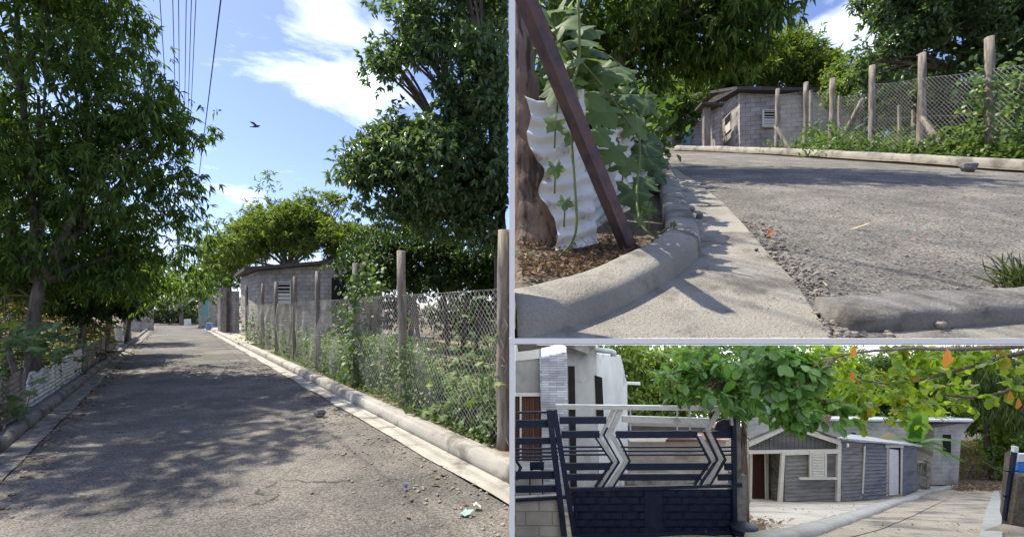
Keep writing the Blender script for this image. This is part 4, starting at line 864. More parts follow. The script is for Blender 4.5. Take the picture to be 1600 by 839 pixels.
# window on the side wall
mb = MB(); t0, t1 = .38, .62; a_ = B_.lerp(A_, t0); c_ = B_.lerp(A_, t1); z0, z1 = P(0,203,Yh+1).z, P(0,176,Yh+1).z; dd = Vector((.04,-.04,0))
mb.wall(a_-Vector((.05,.03,0)), c_-Vector((.05,.03,0)), z0, z0, z1, z1, .05); wn = mb.build('window', M['louvre'], root); mb = MB()
for i in range(4): z = z1-(z1-z0)*(.06+.11*i); mb.wall(a_-Vector((.07,.05,0)), c_-Vector((.07,.05,0)), z-.07, z-.07, z, z, .02)
mb.build('louvre_slats', M['dark'], wn)
root = thing('yard_wall', (P(1100,0,21).x, 21, z2y(21)), 'low block yard wall with brown door post, left of the block house in the upper right view', 'wall'); mb = MB(); zb = z2y(21)-.2
mb.wall(P(1112,0,21), P(1124,0,20.6), zb, zb, P(0,170,21).z, P(0,169,21).z, .2); mb.wall(P(1096,0,22), P(1112,0,21), zb, zb, P(0,172,21.5).z, P(0,170,21).z, .2); mb.build('wall_face', M['block'], root)
mb = MB(); p = P(1104,0,20.8); mb.box((p.x,p.y,zb+1.05),(.3,.2,2.1)); mb.build('post', M['post_wood'], root); mb = MB(); p = P(1108,168,20.8); mb.box((p.x,p.y,p.z),(1.0,.8,.1), ry=R(4)); mb.build('roof', M['tin_roof'], root)
root = thing('small_house', (P(1060,0,27).x, 27, z2y(27)), 'pale small house with teal doors behind the dark bush, far end of the steep street', 'house'); zb = z2y(27)-.3; mb = MB()
mb.wall(P(1018,0,27.2), P(1098,0,27), zb, zb, P(0,186,27).z, P(0,190,27).z, 2.5); mb.build('wall', M['block'], root); mb = MB(); q = [P(1010,184,26.6), P(1100,190,26.6), P(1100,176,30), P(1010,172,30)]; mb.hexa(q+[v+Vector((0,0,.12)) for v in q]); mb.build('roof', M['white_paint'], root)
for x_ in (1024, 1074): mb = MB(); a_ = P(x_-4,192,26.9); c_ = P(x_+4,233,26.9); mb.hexa([Vector((a_.x,26.85,c_.z)),Vector((c_.x,26.85,c_.z)),Vector((c_.x,26.95,c_.z)),Vector((a_.x,26.95,c_.z)),Vector((a_.x,26.85,a_.z)),Vector((c_.x,26.85,a_.z)),Vector((c_.x,26.95,a_.z)),Vector((a_.x,26.95,a_.z))]); mb.build('door', plain('teal_door', (.14,.33,.33)), root)
# trees of the street
T2 = lambda px, Y: (P(px,0,Y).x, Y, z2y(Y))
def tree2(name, lab, px, Y, toppy, r0, bl, args, group=None, sub=3, bark='bark'):
    return tree(name, lab, 'tree', T2(px,Y), P(px,toppy,Y), r0, bl, args, M[bark], clip2, group, sub)
Ym = 6.8
bl = [BL(1000,40,Ym,.9,.9,.7), BL(900,20,Ym,.9,.8,.7), BL(1080,30,Ym,.9,.9,.6), BL(1150,40,Ym,.75,.8,.6), BL(1195,10,Ym,.3,.5,.4), BL(1060,90,Ym+.3,.55,.6,.35), BL(960,110,Ym+.3,.7,.6,.5), BL(1010,-60,Ym,1.7,1.2,.7), BL(1140,-50,Ym,1.2,1.2,.7), BL(870,60,Ym+.2,.6,.7,.7), BL(1120,95,Ym+.3,.4,.5,.28), BL(1020,150,Ym+1.2,.35,.5,.45), BL(985,160,Ym+.4,.5,.5,.45)]
r_ = tree2('mango_tree', 'dark forked mango tree overhanging the steep street, upper right view', 968, Ym, 70, .12, bl, dict(mango, nclump=260, per=18, rc=.36, tuft=7, Ln=.15, Wd=.036, material=M['leaf_mango']), sub=4)
bl = [BL(1175,110,27,2.4,2,1.6), BL(1230,100,27,2.2,2,1.6), BL(1275,130,27,1.6,1.6,1.3), BL(1120,120,27,2.2,2,1.5), BL(1290,95,27,.9,.8,.6), BL(1238,60,27,.5,.5,.6), BL(1262,72,27,.6,.5,.6), BL(1070,130,28,1.9,2,1.4), BL(1200,70,27,.6,.6,.5)]
tree2('feathery_tree', 'bright feathery yellow-green tree above the block house, upper right view', 1200, 27, 150, .2, bl, feather)
tree2('bushy_tree', 'round green bush tree left of the yard wall, upper right view', 1053, 23, 200, .1, [BL(1048,165,23,1.1,1,.8), BL(1072,175,23,.9,.9,.7), BL(1030,180,23,.7,.7,.6), BL(1055,205,23,.6,.6,.5)], dict(shade, nclump=90, rc=.45, Ln=.16, Wd=.07, material=M['leaf_mid']))
Yb = 12.5
bl = [BL(1400,40,Yb,.9,1.0,.8), BL(1370,95,Yb,.45,.7,.5), BL(1450,20,Yb,1.2,1.2,.9), BL(1440,70,Yb,.8,.9,.45), BL(1530,30,Yb,1.5,1.4,1.1), BL(1600,60,Yb,1.3,1.4,1.2), BL(1490,100,Yb+.5,.9,.9,.55), BL(1380,130,Yb,.5,.6,.4), BL(1580,120,Yb+.5,1.1,1,.8), BL(1500,-50,Yb,2.4,1.8,.9), BL(1660,0,Yb,1.6,1.5,1.4), BL(1410,-20,Yb,1.2,1.2,.7)]
tree2('broadleaf_tree', 'huge dark broad-leaved tree behind the street fence, upper right corner', 1560, Yb+.8, 110, .25, bl, dict(broad, nclump=330, rc=.45, Ln=.16, Wd=.075, material=M['leaf_broad']), sub=5)
for px, Y, bl, lab, m in [(1345,17,[BL(1345,140,17,.9,.9,.8), BL(1330,115,18,.8,.8,.6)], 'light green bush tree beside the end of the block house', 'leaf_feather'),
    (1395,16,[BL(1395,135,16,1.1,1,.9), BL(1420,165,16,.9,.9,.8)], 'green tree behind the middle fence posts', 'leaf_mid'),
    (1480,15.5,[BL(1470,170,15.5,1.3,1,.9), BL(1510,190,15.5,1,1,.8)], 'dark bush tree below the huge tree', 'leaf_dark'),
    (1570,15,[BL(1570,170,15,1.2,1,1), BL(1620,150,15,1.2,1,1.2)], 'dark bush tree at the right behind the street fence', 'leaf_mid')]:
    tree2('bushy_tree', lab, px, Y, 200, .08, bl, dict(shade, nclump=80, rc=.5, Ln=.15, Wd=.07, material=M[m]), sub=3)
tag(crown('scrub', [((2.2+3.1*i, 31, z2y(31)+1.2),(2.2,1.2,2.3)) for i in range(11)], 200, 22, .8, 5, .26, .12, M['leaf_mid'], clip=clip2), kind='stuff')
tag(crown('scrub', [((14.8+1.8*i, 19, z2y(19)+.7),(1.5,1.0,1.3)) for i in range(7)], 100, 20, .6, 5, .2, .09, M['leaf_dark'], clip=clip2), kind='stuff')
# ================================================================== PLACE THREE: the gated yard and timber house down the slope (lower terrace)
TB = [(1.2,.05),(2.5,-.26),(7,-1.93),(17.5,-5.83),(24,-7.72),(26,-8.15),(29,-8.1),(33,-8.0),(40,-8.0)]
def z3y(Y):
    for (a, za), (b, zb) in zip(TB, TB[1:]):
        if Y <= b: return za+(zb-za)*(Y-a)/(b-a)
    return TB[-1][1]
def z3(x, y): return z3y(y)
def G3(px, py): Y = inv(z3y, py, 2.5, 26); return ((px-HX)/F*Y, Y)
clip3 = lambda x, y, z: ((x > .007*np.abs(y)) & (z < .85+.367*y+.72*(1-np.exp(-y/10))-.45)) if hasattr(x, 'shape') else (x > .007*abs(y) and z < z2y(y)-.45)
M['leaf_hill'] = leafmat('leaf_hill', (.10,.17,.04), (.32,.42,.11), .5)
M['leaf_hill_mid'] = leafmat('leaf_hill_mid', (.06,.11,.03), (.19,.27,.07), .45)
M['leaf_almond'] = leafmat('leaf_almond_bright', (.09,.17,.02), (.30,.40,.045), .6, rough=.4, third=(.38,.15,.04))
M['leaf_almond_dark'] = leafmat('leaf_almond_mid', (.05,.12,.03), (.14,.27,.07), .5, rough=.35)
M['concrete_pale'] = mat('concrete_pale', (.33,.31,.27), (.42,.395,.35), 2.5, .9, .4, 40, c3=(.26,.25,.22), c3scale=2)
M['planks'] = mat('grey_planks', (.11,.105,.10), (.17,.165,.155), 6, .85, .5, 40, stretch=(.15,.15,1), c3=(.065,.06,.058), c3scale=2.5)
M['siding'] = mat('grey_siding', (.165,.155,.14), (.24,.23,.21), 5, .8, .4, 40, stretch=(.3,.3,1.5), c3=(.09,.088,.085), c3scale=2)
M['siding_blue'] = mat('blue_grey_siding', (.15,.155,.16), (.205,.21,.22), 5, .8, .4, 40, stretch=(.3,.3,1.5), c3=(.10,.11,.125), c3scale=2)
M['gate_black'] = mat('gate_black', (.009,.013,.030), (.014,.020,.045), 8, .5, spec=.25, c3=(.025,.028,.04), c3scale=3)
M['gate_silver'] = mat('gate_silver', (.42,.43,.43), (.52,.53,.52), 10, .35, metal=.5, c3=(.28,.27,.25), c3scale=5)
M['stucco'] = mat('white_stucco', (.50,.51,.50), (.62,.62,.60), 4, .9, .2, 40, c3=(.20,.20,.18), c3pos=(.55,.72), c3scale=2.4, stretch=(1,1,.3))
M['stucco_grey'] = mat('grey_stucco', (.34,.34,.33), (.44,.44,.43), 3, .9, .2, 40, c3=(.22,.22,.21), c3scale=1.5)
M['stone_tile'] = brickmat('stone_tile', (.33,.35,.41), (.58,.60,.64), (.12,.12,.14), .34, .055, .004, rough=.6)
M['curtain'] = mat('curtain', (.11,.055,.04), (.19,.10,.075), 12, .9, stretch=(1,1,.02))
M['block_pale'] = brickmat('pale_block', (.42,.40,.35), (.36,.34,.30), (.27,.25,.22), .42, .22)
M['block_grey'] = brickmat('grey_block', (.47,.44,.395), (.42,.395,.355), (.32,.30,.27), .42, .21, bump=.3)
M['tarp_blue'] = plain('blue_sheet', (.04,.18,.52), .45); M['banana'] = leafmat('banana_leaf', (.07,.16,.035), (.18,.32,.06), .5, rough=.35)
# ground, hill and an added glowing sky shell over the yard
mb = MB(); nY, nx = 110, 60
for i in range(nY+1):
    Y = 2.0+(38-2)*(i/nY)
    for j in range(nx+1):
        x = .006*Y+(1.45*Y+2)*j/nx; k = (x/Y*F+HX); bank = 0
        if Y > 23: bank = max(0, min(1,(k-1440)/60))*0
        mb.v.append((x, Y, z3y(Y)+.05*fbm(x*.9,Y*.9,2)*min(1,(Y-2)/5)))
for i in range(nY):
    for j in range(nx): a = i*(nx+1)+j; mb.f.append((a, a+1, a+nx+2, a+nx+1))
tag(mb.build('ground', M['dry_soil'], smooth=True), kind='structure')
ms = bpy.data.materials.new('sky_shell_glow'); ms.use_nodes = True; nn = ms.node_tree.nodes; ll = ms.node_tree.links; nn.remove(nn['Principled BSDF'])
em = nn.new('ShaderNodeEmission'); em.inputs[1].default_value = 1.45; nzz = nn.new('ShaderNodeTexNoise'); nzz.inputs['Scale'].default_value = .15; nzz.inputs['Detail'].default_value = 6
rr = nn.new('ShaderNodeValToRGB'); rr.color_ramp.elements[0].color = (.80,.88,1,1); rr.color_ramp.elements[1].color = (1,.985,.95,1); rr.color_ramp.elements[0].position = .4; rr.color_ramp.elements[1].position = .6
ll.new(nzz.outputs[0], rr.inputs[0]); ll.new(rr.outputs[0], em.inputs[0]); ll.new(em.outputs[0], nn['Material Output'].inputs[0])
mb = MB(); rows = [(Y, z2y(Y)-.006-(Y-YF)*.05) for Y in np.linspace(YF+.005, 34, 40)]+[(35.5, 11.5),(36.5,6),(37,0),(37,-8.5)]; nx = 8  # added emissive shell under the terrace, lights the yard in place of open sky
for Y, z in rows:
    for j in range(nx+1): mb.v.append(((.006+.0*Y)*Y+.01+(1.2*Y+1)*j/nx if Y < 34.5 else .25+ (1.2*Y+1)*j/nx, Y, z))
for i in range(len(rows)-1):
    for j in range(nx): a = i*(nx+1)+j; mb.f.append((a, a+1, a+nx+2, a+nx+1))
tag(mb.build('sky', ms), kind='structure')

# patio, kerbs, road
kpts = [(1180,850),(1252,838),(1330,812),(1400,786),(1440,772),(1492,762)]
kl = [G3(*p) for p in kpts]
mb = MB(); back = [G3(*p) for p in ((1150,842),(1165,800),(1175,780),(1225,778),(1310,776),(1435,763),(1475,757))]
mb.ribbon(back, kl, z3, 12, .03, .2, .02); tag(mb.build('patio', M['patio']), kind='structure')
mb = MB(); mb.sweep(kl, [(-.22,-.05),(-.20,.06),(-.1,.11),(.02,.12),(.14,.11),(.17,.0),(.17,-.05)], lambda x,y: z3y(y)+.04, .2, .012); tag(mb.build('kerb', M['concrete_pale'], smooth=True), 'pale concrete kerb curving up past the timber house, lower right view', 'kerb')
mb = MB(); kr = [G3(*p) for p in ((1300,850),(1370,832),(1430,806),(1470,785),(1500,763))]; mb.ribbon(kl, kr, z3, 5, .035, .2, .02); tag(mb.build('gutter', M['dusty_road']), kind='structure')
mb = MB(); rr_ = [G3(*p) for p in ((1530,850),(1534,825),(1540,800),(1548,780),(1553,768))]; mb.ribbon(kr, rr_, z3, 10, .02, .3, .03); tag(mb.build('road', M['dusty_road']), kind='structure')
mb = MB(); r2 = [G3(*p) for p in ((1566,850),(1567,825),(1566,800),(1563,780),(1561,768))]; mb.ribbon(rr_, r2, z3, 3, .06, .3, .01); tag(mb.build('footpath', M['concrete_pale']), kind='structure')
pts = [G3(random.uniform(1180,1530), random.uniform(765,838)) for _ in range(170)]; tag(scatter_flat('leaf_litter', pts, (.03,.09), M['litter'], zf=z3, lift=.06), kind='stuff')
pts = [G3(random.gauss(1160,28), random.uniform(815,839)) for _ in range(500)]; tag(scatter_flat('leaf_litter', pts, (.05,.13), M['litter'], zf=z3, lift=.06, clip=clip3), kind='stuff')

def wallpx(mb, xa, xb, Ya, Yb, ya_t, yb_t, ya_b, yb_b, t):   # wall whose corners are given by sight line and distance
    a, b = P(xa,ya_b,Ya), P(xb,yb_b,Yb); c, d = P(xa,ya_t,Ya), P(xb,yb_t,Yb); mb.wall(a, b, a.z, b.z, c.z, d.z, t)
def rect(mb, x0, y0, x1, y1, Y, t): 
    a, b = P(x0,y1,Y), P(x1,y0,Y); mb.box(((a.x+b.x)/2, Y+t/2, (a.z+b.z)/2), (abs(b.x-a.x), t, abs(b.z-a.z)))
def barpx(mb, x0, y0, x1, y1, Y, w_px, t, Y1=None): mb.bar(P(x0,y0,Y), P(x1,y1,Y1 or Y), w_px/F*Y, t, (1e-3,0,1) if abs(x1-x0) > abs(y1-y0) else (1,0,.001))
def prism(mb, pts, t):     # polygon (px,py,Y) pushed back by t
    n = len(pts); f = [P(*p) for p in pts]; b = [p+Vector((0,t,0)) for p in f]
    mb.add(f+b, [tuple(range(n-1,-1,-1)), tuple(range(n,2*n))]+[(i,(i+1)%n,(i+1)%n+n,i+n) for i in range(n)])

# left house
Yl_ = 10.5
root = thing('stucco_house', (P(880,0,Yl_).x, Yl_, z3y(Yl_)), 'grey and white stucco house with stone-tiled pillar behind the black gate', 'house')
mb = MB(); prism(mb, [(805,528,Yl_),(846,528,Yl_),(846,800,Yl_),(805,800,Yl_)], .15); prism(mb, [(886,530,Yl_+.2),(932,540,Yl_+.6),(935,800,Yl_+.6),(886,800,Yl_+.2)], .2); mb.build('wall', M['stucco_grey'], root)
mb = MB(); prism(mb, [(805,520,Yl_-.03),(842,520,Yl_-.03),(842,560,Yl_-.03),(805,564,Yl_-.03)], .03); mb.build('painted_band', M['white_paint'], root)
mb = MB(); prism(mb, [(843,560,Yl_-.25),(886,552,Yl_-.25),(890,800,Yl_-.25),(850,800,Yl_-.25)], .4); mb.build('tiled_pillar', M['stone_tile'], root)
mb = MB(); prism(mb, [(878,520,Yl_-.2),(930,520,Yl_-.1),(930,557,Yl_-.1),(905,548,Yl_-.2),(880,540,Yl_-.2)], .5); mb.build('eave', M['concrete_grey'], root)
mb = MB(); prism(mb, [(888,572,Yl_+.17),(898,572,Yl_+.17),(902,790,Yl_+.17),(892,790,Yl_+.17)], .04); prism(mb, [(929,586,Yl_+.56),(941,590,Yl_+.56),(944,660,Yl_+.56),(933,660,Yl_+.56)], .05); mb.build('opening', M['dark'], root)
mb = MB(); prism(mb, [(930,552,12),(970,556,12.4),(980,600,12.5),(982,790,12.5),(938,790,12)], .3); mb.build('side_wall', M['stucco'], root)
mb = MB()
nf = 60
for i in range(nf+1):
    px = 804.8+(851-804.8)*i/nf; yy = .035*math.sin(i*1.15)+.015*math.sin(i*2.9)
    for py in (619, 735): q = P(px, py, Yl_-.06+.0); mb.v.append((q.x, q.y+yy, q.z))
for i in range(nf): a = 2*i; mb.f.append((a,a+2,a+3,a+1))
win = MB(); prism(win, [(805,617,Yl_-.01),(850,617,Yl_-.01),(850,738,Yl_-.01),(805,738,Yl_-.01)], .012); wn = win.build('window', M['dark'], root); mb.build('curtain', M['curtain'], wn, True)
mb = MB(); rect(mb, 805, 614, 852, 619, Yl_-.14, .05); rect(mb, 812, 619, 815, 735, Yl_-.14, .04); mb.build('frame', M['white_paint'], wn)
mb = MB(); mb.tube([P(926,546,11),P(955,549,11),P(958,550,11),P(959,556,11)], [.07,.07,.075,.08], 10); mb.build('drain_pipe', plain('pipe_grey', (.33,.38,.40)), root, True)
mb = MB(); rect(mb, 805, 742, 848, 782, Yl_-1.0, .9); mb.build('terrace_step', M['stucco_grey'], root)
root = thing('plastic_chair', (P(836,0,9.1).x, 9.1, P(0,782,9.1).z), 'dark chair on the porch behind the left gate panel', 'chair'); mb = MB(); rect(mb, 826, 745, 850, 748, 9.0, .35); mb.build('seat', M['gate_black'], root)
for px in (828, 848):
    mb = MB(); rect(mb, px-1, 748, px+1, 775, 9.05, .03); mb.build('leg', M['gate_black'], root)
mb = MB(); rect(mb, 828, 722, 850, 734, 9.3, .04); rect(mb, 829, 733, 832, 746, 9.3, .04); rect(mb, 846, 733, 849, 746, 9.3, .04); mb.build('backrest', M['gate_black'], root)
# yard behind the gate
root = thing('yard_shed', (P(1050,0,14).x, 14, z3y(14)), 'low shed with red rusty tin roof seen through the black gate', 'shed')
mb = MB(); wallpx(mb, 985, 1135, 14, 14, 690, 690, 785, 785, 2); mb.build('wall', M['patio'], root)
mb = MB(); q = [P(1040,690,13.7), P(1140,690,13.7), P(1130,662,16), P(1075,666,16)]; mb.hexa(q+[v+Vector((0,0,.06)) for v in q]); mb.build('roof', mat('red_tin', (.20,.07,.055), (.30,.13,.10), 5, .7, c3=(.36,.32,.30), c3scale=2), root)
mb = MB(); wallpx(mb, 980, 1090, 11.5, 11.5, 745, 745, 790, 790, .3); tag(mb.build('planter_wall', M['concrete_grey']), 'low mossy grey wall in the yard behind the black gate', 'wall')
mb = MB(); mb.tube([P(955,700,12.2),P(985,700,11.8)], .03, 6); mb.build; 
mb = MB(); prism(mb, [(955,664,12.9),(1115,668,12.9),(1115,676,12.9),(955,674,12.9)], 1.2); tag(mb.build('tin_awning', M['tin_roof']), 'dark tin awning just behind the top of the black gate', 'awning')
mb = MB(); barpx(mb, 970, 598, 1000, 599, 13.5, 4, .08); tag(mb.build('awning_beam', M['white_paint']), 'white beam sticking out from behind the stucco house', 'beam')

# black gate
Yg = 7.0
root = thing('metal_gate', (P(1010,0,Yg).x, Yg, z3y(Yg)), 'black metal gate with silver zigzag trim and woven lower panels', 'gate')
g1 = MB(); s1 = MB()
def bars(mb, x0, x1f, rows):
    for (y0, y1, dy) in rows: barpx(mb, x0, (y0+y1)/2, x1f, (y0+y1)/2+dy, Yg, y1-y0, .03)
mb = MB(); barpx(mb, 866, 640, 898, 839, Yg-.02, 8, .06); barpx(mb, 1146, 648, 1148, 838, Yg-.02, 6, .06); barpx(mb, 890, 764, 1146, 758, Yg-.03, 5, .05); barpx(mb, 896, 838, 1146, 832, Yg-.03, 5, .05); mb.build('frame', M['gate_black'], root)
mb = MB(); barpx(mb, 868, 635, 1148, 638, Yg-.03, 7, .06); barpx(mb, 1141, 641, 1143, 664, Yg-.03, 4, .05); barpx(mb, 972, 654, 1108, 658, Yg-.02, 10, .04); mb.build('top_rail', M['gate_silver'], root)
LZ = [(956,640),(938,678),(932,684),(958,722),(930,764)]; RZ = [(1112,640),(1090,676),(1112,722),(1088,760)]
rows = [(651,662,1),(673,684,0),(697,699.5,0),(703,705.5,0),(709,711.5,0),(723,734,0),(740,750,0)]
def xz(Z, y, dx=0):
    for a_, b_ in zip(Z, Z[1:]):
        if a_[1] <= y <= b_[1]: return a_[0]+(b_[0]-a_[0])*(y-a_[1])/(b_[1]-a_[1])+dx
    return Z[-1][0]+dx
for k, (y0, y1, dy) in enumerate(rows):
    yc = (y0+y1)/2; mb = MB(); xl = xz(LZ, yc); xr = xz(RZ, yc)
    bb = [(872+(yc-640)*.13, xl-1)]
    if k > 0: bb.append((xl+25, xr-2))
    bb.append((xr+24 if k > 0 else 1118, 1146))
    for (xa, xb) in bb:
        if k == 0 and xa > 1100:
            prism(mb, [(1116,672,Yg),(1122,660,Yg),(1130,655,Yg),(1140,656,Yg),(1146,664,Yg),(1146,674,Yg)], .03); continue
        q_ = MB(); barpx(q_, xa, yc, xb, yc-.5, Yg, y1-y0, .03); q_.build('slat', M['gate_black'], root)
    if mb.v: mb.build('corner_plate', M['gate_black'], root)
def zig(Z, dx, w_, m, nm, y_off=0, yy=Yg-.015):
    mb = MB()
    for a_, b_ in zip(Z, Z[1:]): prism(mb, [(a_[0]+dx,a_[1]+y_off,yy),(a_[0]+dx+w_,a_[1]+y_off,yy),(b_[0]+dx+w_,b_[1]+y_off,yy),(b_[0]+dx,b_[1]+y_off,yy)], .05)
    mb.build(nm, m, root)
zig(LZ, 1, 6, M['gate_silver'], 'zigzag_trim'); zig([(966,640),(950,676),(976,722),(947,764)], 0, 8, M['gate_silver'], 'zigzag_trim', 0, Yg-.02)
zig([(952,668),(946,680),(970,722),(944,762)], -4, 3, M['gate_black'], 'zigzag_edge', 0, Yg-.035); zig(LZ[1:], -3, 3.5, M['gate_black'], 'zigzag_edge', 0, Yg-.035); zig([(962,676),(984,720),(956,764)], -1, 3, M['gate_black'], 'zigzag_edge', 0, Yg-.035)
zig([(1090,680),(1113,722)], 0, 7, M['gate_silver'], 'zigzag_trim'); M['gate_rust'] = mat('gate_worn', (.10,.06,.05), (.35,.33,.32), 9, .5, metal=.3)
zig([(1121,640),(1102,672),(1122,716),(1100,760)], 1, 7, M['gate_silver'], 'zigzag_trim', 0, Yg-.02); zig([(1103,674),(1124,718),(1096,760)], -4, 3, M['gate_black'], 'zigzag_edge', 0, Yg-.035); zig([(1090,680),(1112,722),(1086,760)], -3, 3, M['gate_black'], 'zigzag_edge', 0, Yg-.035); zig([(1112,674),(1134,718),(1110,757)], -1, 3, M['gate_black'], 'zigzag_edge', 0, Yg-.035)
for px in (1058, 985, 1078): mb = MB(); barpx(mb, px, 641, px, 674, Yg+.01, 2, .02); mb.build('rod', M['gate_silver'], root)
for (xa, xb) in ((896,1008),(1034,1144)):      # basket weave
    mb = MB(); rect(mb, xa, 764, xb, 836, Yg+.02, .01)
    nr_, nc = 6, 5
    for r_i in range(nr_):
        y0 = 765+r_i*71/nr_; y1 = y0+71/nr_-2.2+random.uniform(-.5,.5)
        for c_i in range(nc+1):
            x0 = xa+(c_i-(.5 if r_i % 2 else 0)+random.uniform(-.12,.12))*(xb-xa)/nc; x1 = x0+(xb-xa)/nc-1.5; x0c, x1c = max(x0,xa), min(x1,xb)
            if x1c-x0c < 3: continue
            n_ = 6; base = len(mb.v)
            for q in range(n_+1):
                xx = x0c+(x1c-x0c)*q/n_; dp = Yg+.01-.025*math.sin(math.pi*q/n_)
                mb.v.append(tuple(P(xx,y0,dp))); mb.v.append(tuple(P(xx,y1,dp)))
            for q in range(n_): a = base+2*q; mb.f.append((a,a+1,a+3,a+2))
    mb.build('woven_panel', M['gate_black'], root)
mb = MB(); rect(mb, 1007, 764, 1035, 836, Yg, .02); mb.build('plain_panel', M['gate_black'], root); mb = MB(); rect(mb, 1144, 755, 1160, 761, Yg-.04, .04); mb.build('latch', M['gate_black'], root)
root = thing('metal_fence', (P(835,0,Yg).x, Yg, P(0,785,Yg).z), 'black metal fence panel on a low block wall, left of the silver trimmed gate', 'fence')
mb = MB(); barpx(mb, 858, 640, 882, 839, Yg-.06, 9, .06); barpx(mb, 805.5, 781, 884, 776, Yg-.03, 5, .04); mb.build('frame', M['gate_black'], root)
for y0, y1 in ((642,645),(655,667),(683,693),(699,701.5),(705,707.5),(711,713.5),(716,718),(735,747),(757,768)):
    mb = MB(); barpx(mb, 805.5, (y0+y1)/2+1, 866+(y0-640)*.09, (y0+y1)/2, Yg-.01, y1-y0, .03); mb.build('slat', M['gate_black'], root)
mb = MB(); prism(mb, [(806,716,Yg-.03),(816,730,Yg-.03),(808,752,Yg-.03),(805,748,Yg-.03),(811,730,Yg-.03),(805.5,722,Yg-.03)], .03); mb.build('zigzag_edge', M['gate_black'], root)
mb = MB(); prism(mb, [(805.5,783,Yg+.0),(876,779,Yg+.0),(888,850,Yg+.0),(805.5,850,Yg+.0)], .2); tag(mb.build('low_block_wall', M['block_pale']), 'low pale block wall at the lower left under the black fence panel', 'wall')
mb = MB(); prism(mb, [(1147,741,Yg+.1),(1166,743,Yg+.1),(1167,842,Yg+.1),(1148,842,Yg+.1)], .2); prism(mb, [(1152,648,Yg+.12),(1157,648,Yg+.12),(1158,742,Yg+.12),(1153,742,Yg+.12)], .05)
tag(mb.build('gate_post', M['concrete_grey']), 'mossy concrete gate post between the black gate and the timber house', 'post')
root = thing('plastic_tub', (P(1162,0,6.9).x, 6.9, z3y(6.9)), 'black plastic tub on the ground at the foot of the gate post', 'tub'); mb = MB(); c = P(1163,830,6.85)
mb.tube([c+Vector((0,0,-.12)), c+Vector((0,0,-.03)), c+Vector((0,0,.06))], [.13,.17,.18], 16); mb.build('body', M['gate_black'], root, True); mb = MB(); mb.tube([c+Vector((0,0,.058)), c+Vector((0,0,.075)), c+Vector((0,0,.11)), c+Vector((0,0,.125))], [.2,.2,.12,.02], 16); mb.build('lid', M['gate_black'], root, True)

# timber house
Yw = 16.4
root = thing('timber_house', (P(1290,0,Yw).x, Yw, z3y(Yw)), 'grey clapboard timber house with cream trim and open white door', 'house')
def siding(xa, xb, Ya, Yb, ta, tb, ba, bb, n, m, name='wall', out=.035):
    mb = MB(); pa_t, pa_b, pb_t, pb_b = P(xa,ta,Ya), P(xa,ba,Ya), P(xb,tb,Yb), P(xb,bb,Yb); nn_ = Vector((-(pb_t-pa_t).y, (pb_t-pa_t).x, 0)).normalized()
    mb.wall(pa_b+nn_*.05, pb_b+nn_*.05, pa_b.z, pb_b.z, pa_t.z, pb_t.z, .06)
    for i in range(n):
        u0, u1 = i/n, (i+1)/n+.012; j0 = random.uniform(-.006,.006)
        a0, a1 = pa_t.lerp(pa_b,u0), pa_t.lerp(pa_b,u1); b0_, b1_ = pb_t.lerp(pb_b,u0), pb_t.lerp(pb_b,u1); o0 = -nn_*(.002); o1 = -nn_*(out+j0)
        mb.hexa([a1+nn_*.0, b1_+nn_*.0, b1_+nn_*.04, a1+nn_*.04, a0+nn_*.0, b0_+nn_*.0, b0_+nn_*.04, a0+nn_*.04]); k = len(mb.v)-8
        for t_, o in ((0,o1),(1,o1),(4,o0),(5,o0)): mb.v[k+t_] = tuple(Vector(mb.v[k+t_])+o)
    return mb.build(name, m, root)
siding(1226, 1312, 16.2, Yw, 708, 705, 787, 782, 13, M['siding'])
siding(1314, 1386, Yw, 18.2, 690, 694, 781, 774, 16, M['siding']); siding(1410, 1432, 18.9, 19.6, 696, 698, 772, 769, 15, M['siding_blue'])
siding(1348, 1386, 17.2, 18.17, 692, 694, 778, 774, 15, M['siding_blue'], out=.06)
siding(1202, 1222, 18.0, 16.3, 706, 706, 782, 785, 13, M['planks'])
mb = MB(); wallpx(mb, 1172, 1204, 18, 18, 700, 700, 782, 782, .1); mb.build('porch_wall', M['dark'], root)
mb = MB(); rect(mb, 1177, 707, 1196, 780, 17.95, .04); mb.build('door', plain('dark_red_wood', (.06,.02,.018), .6), root)
for i in range(22):      # gable planks
    x0 = 1171+i*(1312-1171)/22; x1 = x0+(1312-1171)/22-.6
    f = lambda x: 686+(663-686)*(x-1170)/66 if x < 1236 else 663+(690-663)*(x-1236)/77
    mb = globals().get('gp') or MB(); gp = mb; Yq = 16.35+random.uniform(-.02,.02); prism(mb, [(x0,f(x0)+2,Yq),(x1,f(x1)+2,Yq),(x1,704,Yq),(x0,704,Yq)], .05)
gp.build('gable', M['planks'], root)
cream = mat('cream_trim', (.50,.47,.40), (.60,.57,.49), 8, .7, .1, 40, c3=(.42,.39,.33), c3pos=(.6,.75), c3scale=4)
def trim(pts, Y, t=.06, nm='trim'): mb = MB(); prism(mb, [(*p, Y) if len(p) == 2 else p for p in pts], t); mb.build(nm, cream, root)
trim([(1169,689),(1235,660),(1237,667),(1171,698)], 16.05, .1, 'bargeboard'); trim([(1242,665),(1314,688),(1313,695),(1242,672)], 16.05, .1, 'bargeboard')
trim([(1170,704),(1312,702),(1312,708),(1226,711),(1222,708),(1170,709)], 16.1, .08, 'beam'); trim([(1222,706),(1227,706),(1223,786),(1217,786)], 16.05, .1, 'corner_post'); trim([(1309.5,692),(1315,692),(1313.5,783),(1308,783)], 16.12, .1, 'corner_post')
trim([(1173,709),(1176,709),(1175,784),(1172,784)], 16.6, .08, 'corner_post'); trim([(1196,708),(1201,708),(1201,780),(1197,780)], 17.7, .08, 'corner_post')
